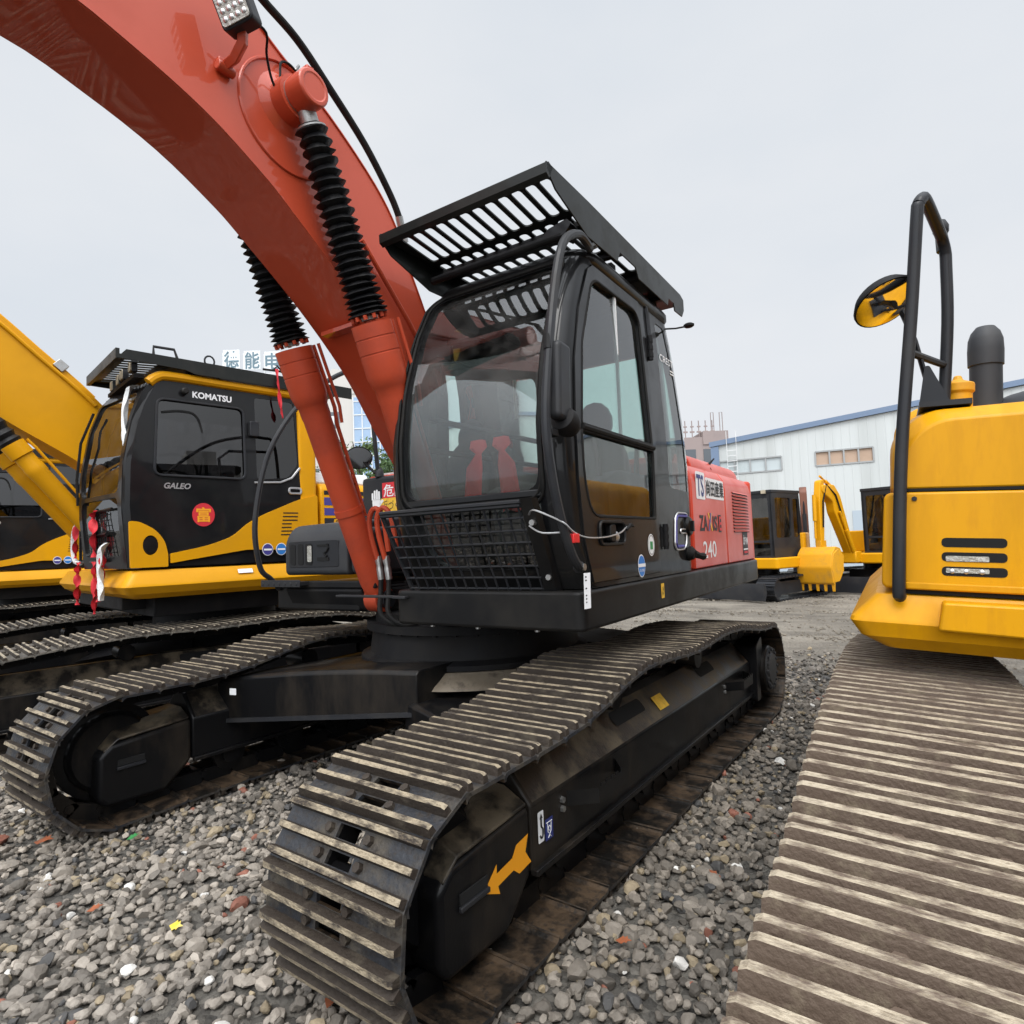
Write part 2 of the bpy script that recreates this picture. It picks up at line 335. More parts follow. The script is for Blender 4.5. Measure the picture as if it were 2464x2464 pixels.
def track_path(yf,yr,zc,Rr,top):
    pts=[]
    ys=np.linspace(yf,yr,120); zs=np.interp(ys,[t[0] for t in top],[t[1] for t in top]); ker=np.ones(9)/9
    zs=np.convolve(np.pad(zs,4,mode='edge'),ker,'valid'); pts+=list(zip(ys,zs))
    zt=zs[-1]; r2=(zt)/2; 
    for a in np.linspace(math.pi/2,-math.pi/2,40)[1:-1]: pts.append((yr+Rr*math.cos(a),zt/2+zt/2*math.sin(a)))
    for y in np.linspace(yr,yf,120): pts.append((y,0.0))
    zt=zs[0]
    for a in np.linspace(-math.pi/2,-3*math.pi/2,40)[1:-1]: pts.append((yf+Rr*math.cos(a),zt/2+zt/2*math.sin(a)))
    return np.array(pts)
def make_track(root,cx,path,hw,mats,phase=0.0,gh=.027,bw=.0088,tens=None,skipbolts=False,pitch=.19):
    P=np.vstack([path,path[:1]]); d=np.hypot(*(P[1:]-P[:-1]).T); S=np.concatenate([[0],np.cumsum(d)]); n=int(round(S[-1]/pitch))
    b=MB(); mm=[]
    for i in range(n):
        s0=(S[-1]*(i+phase)/n)%S[-1]; a=np.array([np.interp((s0-.07)%S[-1],S,P[:,k]) for k in (0,1)]); c=np.array([np.interp((s0+.07)%S[-1],S,P[:,k]) for k in (0,1)])
        t=(c-a)/np.hypot(*(c-a)); q=np.array([np.interp(s0,S,P[:,k]) for k in (0,1)])
        m=Matrix(((1,0,0,cx),(0,t[0],-t[1],q[0]),(0,t[1],t[0],q[1]),(0,0,0,1))); mm.append(m)
        for x in (-.075,.075): b.box(x-.018,x+.018,-.088,.088,-.125,-.043,0,m)
        b.tube([m@Vector((-.1,.09,-.095)),m@Vector((.1,.09,-.095))],.024,8)
    tr=b.build('crawler_track',M['frame'],root)
    so=shoe_mesh('track_shoe',hw,mats,gh,bw); W=WORLD(root).inverted()@CUR[0]
    for i,m in enumerate(mm):
        o=so if i==0 else so.copy()
        if i: COL.objects.link(o)
        o.parent=tr; o.matrix_basis=W@m@Matrix.Rotation(R(rng.uniform(-1.5,1.5)),4,'X')
    return tr
def wheels(root,cx,yf,zf,rf,yr,zr,rr,ztop,rollers,carriers):
    b=MB(); b.lathe((cx-.09,yf,zf),(cx+.09,yf,zf),[(0,.1),(0,rf-.07),(.02,rf-.05),(.04,rf-.045),(.05,rf),(.13,rf),(.14,rf-.045),(.16,rf-.05),(.18,rf-.07),(.18,.1)],28)
    b.cyl((cx-.14,yf,zf),(cx+.14,yf,zf),.06); b.build('idler_wheel',M['frame'],root)
    b=MB(); prof=[]
    for k in range(44): prof.append((yr+(rr+.012*(1 if k%4<2 else -1)*2)*math.cos(k*math.pi/22),zr+(rr+.024*(1 if k%4<2 else -1))*math.sin(k*math.pi/22)))
    b.prism(prof,cx-.03,cx+.03); b.cyl((cx-.16,yr,zr),(cx+.10,yr,zr),.19); b.build('drive_sprocket',M['frame'],root)
    for y in rollers:
        b=MB(); b.lathe((cx-.14,y,.19),(cx+.14,y,.19),[(0,.03),(0,.06),(.03,.06),(.03,.105),(.055,.105),(.06,.075),(.22,.075),(.225,.105),(.25,.105),(.25,.06),(.28,.06),(.28,.03)],16); b.build('track_roller',M['frame'],root)
    for y,z in carriers:
        b=MB(); b.lathe((cx-.1,y,z),(cx+.1,y,z),[(0,.03),(0,.07),(.2,.07),(.2,.03)],14); b.build('carrier_roller',M['frame'],root)
def track_frame(root,c,y0,y1,zt=.62,side=1,zo=.475,zl=.235,hw=.178):
    """box beam under the track with sloping top plates; holes laid on as flat dark patches"""
    b=MB(); prof=[(c-hw,zl),(c-hw,zo),(c-.05,zt),(c+.05,zt),(c+hw,zo),(c+hw,zl)]
    b.prism(prof,y0,y1,'y'); f=b.build('track_frame',M['frame'],root,bevel=.008)
    b=MB(); sl=(zt-zo)/(hw-.05)
    for sd in (-1,1):
        b=MB(); x0=c+sd*(hw-.006); x1=c+sd*.052
        b.add([(x0,y0+.02,zo+.008),(x0,y1-.02,zo+.008),(x1,y1-.02,zt+.004),(x1,y0+.02,zt+.004)],[(0,1,2,3)]); b.build('sloping_top_plate',M['frametop'],f)
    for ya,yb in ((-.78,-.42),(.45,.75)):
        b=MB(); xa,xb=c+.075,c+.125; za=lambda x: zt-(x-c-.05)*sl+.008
        pl=rrect(ya,yb,xa,xb,.03); b.add([(v,u,za(v)) for u,v in pl],[tuple(range(len(pl)))]); b.build('frame_opening',M['dark'],f)  # flat near-black patch; the opening's inner shade is put into its colour
    for sd in (-1,1): b=MB(); b.box(c+sd*hw-.012,c+sd*hw+.022,y0,y1,zl-.012,zl+.012); b.build('bottom_flange',M['frame'],f,bevel=.004)
    return f

# ------------------------------------------------------------------ the red excavator
main=thing('crawler_excavator','orange-red excavator with black cab and slotted roof guard, the only red machine','excavator',(0,-.18,0))
G=1.244
TOP=[(-2.06,.748),(-1.5,.757),(-1.28,.783),(-1.0,.845),(-.72,.884),(-.4,.862),(-.1,.838),(.2,.85),(.48,.866),(.85,.852),(1.2,.80),(1.45,.765),(1.72,.75)]
PATH=track_path(-2.06,1.72,.38,.372,TOP)
for sx,ph in ((1,.18),(-1,.52)):
    make_track(main,sx*G,PATH,.30,SH_MAIN,ph,gh=.031)
    wheels(main,sx*G,-2.03,.385,.265,1.70,.385,.25,.75,(-1.35,-.9,-.5,-.1,.3,.7,1.1),((-.72,.68),(.5,.665)))
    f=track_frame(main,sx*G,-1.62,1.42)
    b=MB(); pr=[(-2.13,.16),(-2.13,.39),(-2.07,.445),(-1.625,.482),(-1.625,.235),(-1.78,.10),(-2.09,.11)]
    b.prism(pr,sx*G-.172,sx*G+.178); cv=b.build('recoil_cover',M['frame'],main,bevel=.025,seg=3)
    b=MB(); x_=sx*G
    b.loft([[(x_-.165,y,z0),(x_-.165,y,z0+.012),(x_-.075,y,z1),(x_+.075,y,z1),(x_+.172,y,z0+.012),(x_+.172,y,z0)] for y,z0,z1 in ((-2.10,.405,.43),(-2.03,.455,.505),(-1.64,.482,.545))],closed=True,cap=True); b.build('cover_top_plate',M['frametop'],cv,bevel=.012)
    for sd in (-1,1):
        b=MB(); x=sx*G+sd*.182; b.box(x-.006,x+.002 if sd>0 else x+.006,-2.035,-1.895,.318,.352); b.build('cover_slot',M['dark'],cv)
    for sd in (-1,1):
        b=MB(); x=sx*G+(.178 if sd>0 else -.172); b.box(min(x,x+sd*.014),max(x,x+sd*.014),-2.04,-1.89,.298,.316); b.build('slot_lit_bottom',M['dkgrey'],cv,bevel=.004)  # black block and paler strip paint the slot's shade and lit bottom
    # serrated steps bolted on the outside of the frame
    for y0 in (-1.36,.80):
        x=sx*(G+.178); o=sx; pts=[(x,y0),(x+o*.10,y0+.09),(x+o*.10,y0+.32),(x,y0+.44)]
        b=MB()
        for i in range(3):
            a,c=pts[i],pts[i+1]; k=10
            for j in range(k):
                u0=j/k;u1=(j+1)/k; p=(a[0]+(c[0]-a[0])*u0,a[1]+(c[1]-a[1])*u0); q=(a[0]+(c[0]-a[0])*u1,a[1]+(c[1]-a[1])*u1); h=.012*(j%2) if i==1 else 0
                t=.004*o
                b.add([(p[0],p[1],.385),(q[0],q[1],.385),(q[0],q[1],.445+h),(p[0],p[1],.445+h),(p[0]-t,p[1],.385),(q[0]-t,q[1],.385),(q[0]-t,q[1],.445+h),(p[0]-t,p[1],.445+h)],[(0,1,2,3),(5,4,7,6),(3,2,6,7),(0,4,5,1),(1,5,6,2),(4,0,3,7)])
        st=b.build('track_step',M['blk'],f)
        for z in (.40,.435):
            b=MB(); vs,fs=hexnut(0,0,0,.014,.012); Mx=Matrix.Translation((x,y0-.04,z-.01))@Matrix.Rotation(R(90)*o,4,'Y'); b.add([Mx@Vector(p) for p in vs],fs); b.build('step_bolt',M['steel'],st)
    # final drive
    b=MB(); x0=sx*(G+.05); x1=sx*(G+.26)
    b.lathe((x0,1.72,.385),(x1,1.72,.385),[(0,.22),(.05,.22),(.06,.185),(.20,.18),(.21,.17)],28); fd=b.build('final_drive',M['frame'],main)
    b=MB(); b.lathe((x1,1.72,.385),(x1+sx*.02,1.72,.385),[(0,.165),(.012,.165),(.012,.12),(.02,.115)],28)
    for k in range(16):
        a=k*math.pi/8; b.cyl((x1,1.72+.148*math.cos(a),.385+.148*math.sin(a)),(x1+sx*.024,1.72+.148*math.cos(a),.385+.148*math.sin(a)),.012,n=6)
    b.build('drive_cover',M['dkgrey'],fd)
    b=MB(); b.prism(rpoly([(1.40,.18),(1.45,.60),(1.62,.66),(1.62,.52),(1.5,.4),(1.52,.18)],.03),min(x0,x1-sx*.03),max(x0,x1-sx*.03)); b.build('motor_guard',M['frame'],fd,bevel=.006)
# decals on the near frame
xs_=G+.178+.0015
b=MB(); a0=Vector((xs_,-1.925,.302)); ud=Vector((0,.99,.135)).normalized(); vd=Vector((0,-.135,.99)).normalized()
arrow=[(p*.86+.008,q*.86-.004) for p,q in [(0,0),(.098,-.062),(.092,-.026),(.20,-.026),(.235,-.062),(.325,-.062),(.292,.0),(.325,.062),(.235,.062),(.20,.026),(.092,.026),(.098,.062)]]
flat('arrow_decal',main,a0,ud,vd,arrow,M['orange'])
dec=flat('tow_hook_sticker',main,(G+.18,-1.585,.325),(0,1,0),(0,0,1),rrect(0,.04,0,.115,.006),M['white'],lift=.004)
b=MB(); hk=smoothpath([(.020,.088),(.020,.06),(.030,.048),(.028,.024),(.018,.018),(.011,.028)],5); b.tube([(G+.1855,-1.585+u,.325+v) for u,v in hk],.0036,6)
b.add([(G+.1865,-1.585+u,.325+v) for u,v in [(.020,.108),(.031,.088),(.009,.088)]],[(0,1,2)]); b.build('hook_symbol',M['ink'],dec)
dec=flat('lashing_sticker',main,(G+.18,-1.535,.315),(0,1,0),(0,0,1),rrect(0,.055,0,.08,.003),M['navy'],lift=.0035)
b=MB(); b.tube([(G+.1845,-1.535+u,.315+v) for u,v in [(.008,.066),(.047,.066)]],.0018,5); b.tube([(G+.1845,-1.535+u,.315+v) for u,v in [(.015,.062),(.017,.03),(.028,.02),(.038,.03),(.041,.062)]],.0018,5)
b.tube([(G+.1845,-1.535+.028+.007*math.cos(a/3),.315+.042+.009*math.sin(a/3)) for a in range(16)],.0014,5); b.tube([(G+.1845,-1.535+u,.315+v) for u,v in [(.018,.008),(.028,.018),(.038,.008)]],.0018,5); b.build('lashing_symbol',M['white'],dec)
zt_=.62; sl_=(.62-.475)/(.178-.05)
b=MB(); xa,xb=G+.10,G+.155; fz=lambda x: zt_-(x-G-.05)*sl_+.0125
b.add([(xa,-.30,fz(xa)),(xb,-.30,fz(xb)),(xb,-.17,fz(xb)),(xa,-.17,fz(xa))],[(0,1,2,3)]); b.build('frame_warning_sticker',M['yellowst'],main)
# car body
b=MB(); b.prism(rpoly([(-.62,-.78),(.62,-.78),(.80,-.2),(.62,.5),(-.62,.5),(-.80,-.2)],.12),.42,.66,'z')
cb=b.build('car_body',M['frame'],main,bevel=.02)
b=MB(); b.lathe((0,-.18,.655),(0,-.18,.79),[(0,.90),(.02,.88),(.05,.83),(.08,.79)],40); b.build('muddy_top_plate',M['mudtop'],cb)
for sx in (-1,1):
    for sy in (-1,1):
        yb=-.18+sy*.98; b=MB()
        def sec(t):
            low=.17 if (sx>0 and sy<0) else 0
            xs0=-.35 if (sx<0 and sy<0) else .25
            x=sx*(xs0+t*(1.17-xs0)); y=-.18+sy*(.60+.34*t); w=.34-.05*t; zt=.79-low-.02*t-.11*t*t; zb=.56-low-.16*t
            return [(x,y-w,zb),(x,y-w,zt-.02),(x,y-w+.02,zt),(x,y+w-.02,zt),(x,y+w,zt-.02),(x,y+w,zb)]
        b.loft([sec(i/8) for i in range(9)],closed=True,cap=True); lg=b.build('frame_leg',M['frame'],main,bevel=.006)
        b=MB(); rows=[]
        for i in range(9):
            s=sec(i/8); y=s[0][1] if sy<0 else s[5][1]; e=-.02 if sy<0 else .02
            rows.append([(s[0][0],y,s[0][2]-.012),(s[0][0],y+e,s[0][2]-.012),(s[0][0],y+e,s[0][2]+.012),(s[0][0],y,s[0][2]+.012)])
        b.loft(rows,closed=True,cap=True); b.build('leg_flange',M['dkgrey'],lg)
b=MB(); b.lathe((0,-.18,.74),(0,-.18,1.05),[(0,.78),(.03,.78),(.05,.72),(.20,.70),(.20,.74),(.25,.74),(.25,.68),(.31,.68)],48)
for k in range(36): a=k*math.pi/18; b.cyl((.72*math.cos(a),-.18+.72*math.sin(a),.93),(.72*math.cos(a),-.18+.72*math.sin(a),.955),.014,n=6)
b.build('swing_bearing',M['blkm'],main)
flat('leg_label',main,(-.93,-1.46,.60),(.95,.3,0),(0,0,1),rrect(0,.05,0,.04,.004),M['white'])

# ---- superstructure, turned two degrees
CUR[0]=Matrix.Rotation(R(2.2),4,'Z')
XS=1.36
def xs(z): return XS-max(0,z-1.95)*.052
def xl(z): return .275+max(0,z-1.95)*.05
def yf(z): return interp(z,[1.24,1.35,1.5,1.75,2.0,2.3,2.6,2.8,2.9,2.95],[-1.12,-1.18,-1.235,-1.285,-1.29,-1.24,-1.13,-1.02,-.93,-.86])
def yr(z): return interp(z,[1.24,1.7,2.2,2.7,2.9,2.95],[.53,.57,.555,.47,.39,.34])
# deck
b=MB(); b.prism(rpoly([(.23,-1.20),(1.375,-1.20),(1.375,2.45),(1.2,2.75),(-1.2,2.75),(-1.375,2.45),(-1.375,-.80),(-.50,-.80),(-.50,-.35),(.23,-.35)],[.05,.05,.3,.2,.2,.3,.03,.02,.02,.02]),1.052,1.235,'z')
dk=b.build('deck_frame',M['blk'],main,bevel=.018,seg=3)
b=MB(); b.box(.24,.33,-1.235,-1.20,1.19,1.205); b.box(-.42,.24,-1.06,-1.02,1.175,1.19); b.build('deck_lip',M['dkgrey'],dk,bevel=.004)
for x in (.45,.75,1.1): b=MB(); b.cyl((x,-1.15,1.052),(x,-1.15,1.04),.013,n=8); b.build('deck_bolt',M['steel'],dk)
st=flat('deck_sticker',main,(1.3765,-.22,1.115),(0,1,0),(0,0,1),rrect(0,.05,0,.085,.005),M['yellowst'],lift=.0015)
flat('deck_sticker_symbol',st,(1.3765,-.22,1.115),(0,1,0),(0,0,1),[(.02,.06),(.032,.07),(.036,.048),(.026,.038),(.032,.026),(.02,.014),(.014,.03),(.022,.042)],M['ink'],lift=.003)
# boom foot brackets
b=MB()
for x in (-.27,.17): b.prism(rpoly([(-.45,1.20),(-.35,1.66),(-.16,1.78),(.06,1.66),(.45,1.2)],.08),x,x+.04)
b.box(-.42,.23,-.62,.5,1.05,1.2); b.build('boom_bracket',M['blk'],main,bevel=.006)
# boom
BX0,BX1=-.235,.175
low=[(-5.3,1.75),(-4.6,2.65),(-3.9,3.25),(-3.3,3.49),(-2.81,3.525),(-2.51,3.47),(-2.21,3.375),(-1.95,3.24),(-1.80,3.14),(-1.455,2.875),(-1.125,2.565),(-.90,2.268),(-.76,2.09),(-.50,1.78),(-.28,1.52)]
upp=[(-5.12,1.98),(-4.75,2.72),(-4.1,3.45),(-3.4,3.92),(-2.75,4.16),(-2.35,4.13),(-2.04,4.025),(-1.83,3.91),(-1.53,3.765),(-1.215,3.545),(-1.05,3.36),(-.965,3.18),(-.86,3.0),(-.45,2.25),(-.08,1.66)]
lowS=[tuple(p)[:2] for p in smoothpath([(a,b_,0) for a,b_ in low],4)]; uppS=[tuple(p)[:2] for p in smoothpath([(a,b_,0) for a,b_ in upp],4)]
foot=[(-.17+.14*math.cos(a),1.52+.14*math.sin(a)) for a in np.linspace(.9,-2.4,9)]
bo=uppS+foot+lowS[::-1]
b=MB(); b.prism(bo,BX0,BX1); boom=b.build('boom',M['red'],main,bevel=.009,angle=30)
b=MB(); tip=uppS[:1]; b.cyl((-.3,-5.2,1.86),(.24,-5.2,1.86),.09); b.build('boom_tip_pin',M['redcyl'],boom)
b=MB()
for p,t in ((uppS,-.012),(lowS,.012)):
    for x0,x1 in ((BX1-.004,BX1+.008),(BX0-.008,BX0+.004)):
        rows=[]
        for (y,z) in p[8:-2]: rows.append([(x0,y,z-.004 if t<0 else z+.002),(x1,y,z-.004 if t<0 else z+.002),(x1,y,z+t),(x0,y,z+t)])
        b.loft(rows,closed=True,cap=True)
b.build('weld_seam',M['red'],boom)
PY,PZ=-1.80,3.652   # cylinder pin on the boom
for s in (-1,1):
    b=MB(); x=BX1 if s>0 else BX0
    b.lathe((x-s*.02,PY,PZ),(x+s*.16,PY,PZ),[(0,.16),(.02,.155),(.045,.108),(.12,.104),(.12,.10)],28); b.build('pin_boss',M['red'],boom)
for s in (-1,1):
    b=MB(); x=(BX1 if s>0 else BX0)
    ring=[(x+s*.004,PY+.02+.27*math.cos(a),PZ-.06+.27*math.sin(a)) for a in np.linspace(R(75),R(310),30)]; b.tube(ring,.008,6); b.build('reinforcing_weld',M['red'],boom)
for s in (-1,1):
    b=MB(); x=BX1 if s>0 else BX0
    b.lathe((x+s*.10,PY,PZ),(x+s*.235,PY,PZ),[(0,.08),(.008,.086),(.11,.086),(.118,.080),(.120,.064),(.116,.061),(.116,.02)],28)
    b.box(x+s*.17-.02,x+s*.17+.02,PY-.02,PY+.02,PZ+.06,PZ+.115); b.build('cylinder_pin',M['red'],boom,bevel=.003)
# boom work lamp, bracket, cable
b=MB(); Lm=Matrix.Translation((.36,-2.19,3.79))@Matrix.Rotation(R(24),4,'Z')@Matrix.Rotation(R(16),4,'X')@Matrix.Rotation(R(-14),4,'Y')
b.prism(rrect(-.075,.075,-.10,.10,.02),-.03,.05,'y'); lamp=b.build('work_lamp',M['dkgrey'],boom,bevel=.006,M=CUR[0]@Lm)
b=MB(); b.prism(rrect(-.066,.066,-.09,.09,.015),-.036,-.030,'y'); b.build('lamp_lens',M['lens'],lamp,M=CUR[0]@Lm)
b=MB()
for i in range(4):
    for j in range(5): b.sphere((-.045+.03*i,-.037,-.065+.033*j),.012,8,sy=.4)
b.build('lamp_diode',M['silver'],lamp,M=CUR[0]@Lm)
b=MB(); b.box(.16,.20,-2.16,-2.10,3.60,3.66); b.tube([(.18,-2.13,3.63),(.27,-2.13,3.63),(.33,-2.13,3.67),(.35,-2.14,3.74)],.026,4); b.cyl((.20,-2.17,3.615),(.20,-2.09,3.615),.022); b.build('lamp_bracket',M['red'],boom,bevel=.004)
cab=smoothpath([(.34,-2.10,3.80),(.34,-2.02,3.79),(.27,-1.97,3.76),(.24,-1.93,3.70),(.23,-1.90,3.665),(.22,-1.87,3.68),(.21,-1.855,3.76),(.20,-1.84,3.84),(.19,-1.78,3.87),(.185,-1.70,3.84),(.18,-1.62,3.80)],5)
MB().tube(cab,.006,6).build('lamp_cable',M['rubber'],boom)
# hose along the back of the boom
hs=smoothpath([(.06,-3.2,4.42),(.08,-2.5,4.42),(.09,-2.1,4.31),(.09,-1.87,4.21),(.09,-1.66,4.14),(.09,-1.46,4.01),(.09,-1.2,3.82),(.09,-1.0,3.61),(.085,-.915,3.49)],5)
MB().tube(hs,.021,10).build('boom_hose',M['rubber'],boom)
b=MB(); b.lathe((.085,-.925,3.51),(.06,-.84,3.33),[(0,.024),(.07,.024),(.07,.017),(.10,.02),(.12,.026),(.15,.026),(.15,.018),(.19,.016)],12); b.build('hose_fitting',M['steel'],boom)
b=MB(); b.tube([(.10,-1.72,3.86),(.13,-1.70,3.93),(.10,-1.66,3.99),(.07,-1.68,3.93)],.008,6); b.build('hose_clip',M['steel'],boom)
b=MB(); pp=[(BX1+.03,-1.35,3.15),(BX1+.03,-1.0,2.80),(BX1+.03,-.7,2.45),(BX1+.03,-.42,2.05)]
MB().tube(pp,.014,8).build('boom_pipe',M['redcyl'],boom)
b=MB(); yy=interp(2.72,[2.565,2.875],[-1.125,-1.455]); b.box(-.16,.10,yy-.05,yy+.015,2.70,2.722,M=None); b.build('boom_bracket_plate',M['red'],boom)
# boom cylinders
FY,FZ=-.76,1.14
D=Vector((0,PY-FY,PZ-FZ)).normalized(); GLt=(2.67-FZ)/D.z
def cylinder(x):
    f=Vector((x,FY,FZ)); at=lambda t: tuple(f+D*t)
    b=MB(); b.lathe(at(-.02),at(3),[(0,.05),(.04,.07),(.12,.078),(.16,.083),(.62,.083),(.62,.089),(.66,.089),(.66,.083),(GLt-.42,.083),(GLt-.40,.087),(GLt-.34,.087),(GLt-.33,.094),(GLt-.27,.108),(GLt-.16,.108),(GLt-.158,.105),(GLt-.152,.105),(GLt-.15,.108),(GLt-.08,.108),(GLt-.078,.105),(GLt-.072,.105),(GLt-.07,.108),(GLt,.108)],32)
    cy=b.build('boom_cylinder',M['redcyl'],main)
    b=MB(); b.cyl((x-.055,FY,FZ),(x+.055,FY,FZ),.085); b.build('cylinder_foot_eye',M['redcyl'],cy)
    b=MB(); b.cyl((x-.10,FY,FZ),(x+.10,FY,FZ),.055); b.build('foot_pin',M['dkgrey'],cy)
    b=MB()
    for k in range(12):
        a=k*math.pi/6; nrm=Vector((1,0,0))*math.cos(a)+Vector((0,-D.z,D.y))*math.sin(a); b.cyl(tuple(f+D*GLt+nrm*.09),tuple(f+D*(GLt+.022)+nrm*.09),.011,n=6)
    b.build('gland_bolt',M['redcyl'],cy)
    nr=Vector((0,D.z,-D.y))
    q=[f+D*(GLt-.02)+nr*.11+Vector((.05,0,0)),f+D*(GLt-.4)+nr*.115+Vector((.05,0,0)),f+D*(GLt-.5)+nr*.10+Vector((.04,0,0)),f+D*.75+nr*.10+Vector((.03,0,0)),f+D*.55+nr*.09+Vector((.03,0,0))]
    b=MB(); b.tube(q,.012,8); b.tube([p+Vector((.045,0,0)) for p in q[:3]],.010,8); b.build('cylinder_pipe',M['redcyl'],cy)
    b=MB(); b.box(-.04,.04,-.012,.012,-.03,.03,M=Matrix.Translation(f+D*.80+nr*.09)); b.build('pipe_clamp',M['redcyl'],cy,bevel=.003)
    b=MB(); b.cyl(at(GLt),tuple(Vector((x,PY,PZ))),.045); b.cyl((x-.05,PY,PZ),(x+.05,PY,PZ),.085); b.build('cylinder_rod',M['steel'],cy)
    # pleated rubber bellows
    t0=GLt+.02; t1=(PZ-FZ)/D.z-.13; prof=[(0,.06)]; n=23; Ls=t1-t0
    for i in range(n):
        u=i/n; w=u**1.25; w2=(i+.5)/n; w2=w2**1.25
        r=.090-.019*u; prof+= [(Ls*w+.003,r*.78),(Ls*(w*.45+w2*.55),r*1.0),(Ls*w2,r*1.17+(.004 if i<5 else 0)),(Ls*(w2*.7+w*.3)+Ls*.35/n,r*1.02)]
    prof+=[(Ls-.02,.062),(Ls,.06)]
    sd=rng.uniform(0,6)
    def wob(i,j):
        u=min(1,max(0,i/len(prof))); k=i//4; a=.03+.10*max(0,1-u*4)+.11*max(0,(u-.62)*2.4); th=2*math.pi*j/30
        return 1-a*abs(math.sin(1.5*th+k*2.3+sd))**.6+a*.45+.02*math.sin(th*2+k*.8)
    b=MB(); b.lathe(at(t0),at(t0+1),prof,30,wob=wob); be=b.build('bellows',M['bellow'],cy,angle=28)
    b=MB(); b.tube([tuple(f+D*(t1-.015)+Vector((1,0,0))*.066*math.cos(a*math.pi/8)+Vector((0,-D.z,D.y))*.066*math.sin(a*math.pi/8)) for a in range(16)],.007,6,closed=True)
    b.build('hose_clamp',M['steel'],be)
    return cy
cylinder(-.35); cylinder(.295)
# hoses by the left cylinder foot
f=Vector((-.35,FY,FZ))
for k,dx in enumerate((.10,.17)):
    b=MB(); pts=smoothpath([(-.35+dx,-.86,1.40),(-.35+dx-.01,-.90,1.55),(-.35+dx,-.92,1.66),(-.35+dx+.05,-.92,1.72),(-.35+dx+.10,-.90,1.66),(-.35+dx+.10,-.86,1.45)],5)
    b.tube(pts,.017,8); hp=b.build('hydraulic_pipe',M['redcyl'],main)
    b=MB(); b.lathe((-.35+dx,-.855,1.42),(-.34+dx,-.84,1.26),[(0,.020),(.03,.024),(.06,.018),(.08,.022),(.15,.021)],10); b.build('pipe_fitting',M['steel'],hp)
    b=MB(); b.tube(smoothpath([(-.34+dx,-.84,1.30),(-.33+dx,-.86,1.18),(-.27+dx,-.92,1.06),(-.15+dx,-.90,1.0),(-.05+dx,-.75,1.02)],5),.016,8); b.build('hydraulic_hose',M['rubber'],hp)
# ---- cab
cab=MB()
sideR=lambda u,v,d:(xs(v)-d,u,v)
sideL=lambda u,v,d:(xl(v)+d,u,v)
def curve_edge(fn,z0,z1,n=14,off=0): return [(fn(z)+off,z) for z in np.linspace(z0,z1,n)]
outl=curve_edge(yf,1.24,2.90,14,.10)+[(-.70,2.955),(.12,2.955)]+curve_edge(yr,2.88,1.24,12,-.14)
door=[(-1.075,1.262),(-1.15,1.46),(-1.185,1.75),(-1.185,2.0),(-1.13,2.32),(-1.03,2.60),(-.885,2.845),(-.82,2.885),(-.20,2.885),(-.145,2.84),(-.14,2.0),(-.175,1.262)]
quarter=rpoly([(.07,1.775),(.085,2.84),(.24,2.84),(.36,2.5),(.42,2.1),(.425,1.765)],[.05,.03,.03,.02,.02,.02],3)
dhole=[(p[0],p[1]) for p in door]
cab.plate(outl,[dhole,quarter],sideR,.05,sub=.12)
lw=rpoly([(-1.0,1.80),(-1.0,2.45),(-.75,2.80),(.25,2.80),(.36,2.3),(.36,1.80)],.06)
cab.plate(outl,[lw],sideL,.05,sub=.12)
frontf=lambda u,v,d:(u,yf(v)+d,v)
fo=[(.385,1.24),(1.245,1.24),(1.245,2.91),(.385,2.91)]
up=rrect(.395+.02,1.222,1.700,2.865,.09,5); lo=rpoly([(.42,1.665),(1.215,1.665),(1.215,1.335),(.52,1.335)],[.02,.02,.09,.16])
cab.plate(fo,[up,lo],frontf,.05,sub=.10)
ro=[(.40,1.24),(1.22,1.24),(1.22,2.90),(.40,2.90)]; rw=rrect(.45,1.17,1.85,2.75,.08)
cab.plate(ro,[rw],lambda u,v,d:(u,yr(v)-d,v),.05,sub=.12)
def corner(x_in,side,front,z0,z1,n=16,m=0,k=6,lift=0):
    rows=[]
    for z in np.linspace(z0,z1,n):
        X=side(z); Y=(yf if front else yr)(z); d=.105 if front else -.145; r=[]
        for t in np.linspace(0,1,k):
            a=(x_in,Y); c=(X,Y); e=(X,Y+d); q=lambda i:(1-t)**2*a[i]+2*t*(1-t)*c[i]+t*t*e[i]; r.append((q(0),q(1),z))
        rows.append(r)
    return rows
cab.loft(corner(1.240,xs,True,1.24,2.905)); cab.loft(corner(.39,xl,True,1.24,2.905))
cab.loft(corner(1.215,xs,False,1.24,1.77,6)); cab.loft(corner(1.215,xs,False,2.84,2.90,4)); cab.loft(corner(.405,xl,False,1.24,2.90))
CAB=cab.build('cab',M['cabblk'],main,angle=30)
# roof with a glazed hatch
b=MB(); rl_=rpoly([(.36,-.83),(1.275,-.83),(1.275,.33),(.36,.33)],.10); hatch=rrect(.50,1.16,-.72,-.20,.05)
crown=lambda u,v,d:(u,v,2.975-.35*max(0,abs(u-.82)-.36)**2*8-d)
b.plate(rl_,[hatch],crown,.05,sub=.08)
rim=rpoly([(.345,-.87),(1.29,-.87),(1.29,.36),(.345,.36)],.13,6); b.tube([(p[0],p[1],2.925) for p in rim],.046,10,closed=True)
b.box(.35,1.28,-.20,.30,2.86,2.90)
b.build('cab_roof',M['cabblk'],CAB,angle=40)
b=MB(); b.add([crown(u,v,.02) for u,v in hatch],[tuple(range(len(hatch)))]); b.build('roof_hatch_glass',M['glassf'],CAB)
b=MB()
rows=[[(xs(2.88)-.03,-.82,2.89),(xs(2.88)+.012,-.84,2.89)],[(xs(2.88)-.03,.30,2.89),(xs(2.88)+.012,.32,2.89)]]
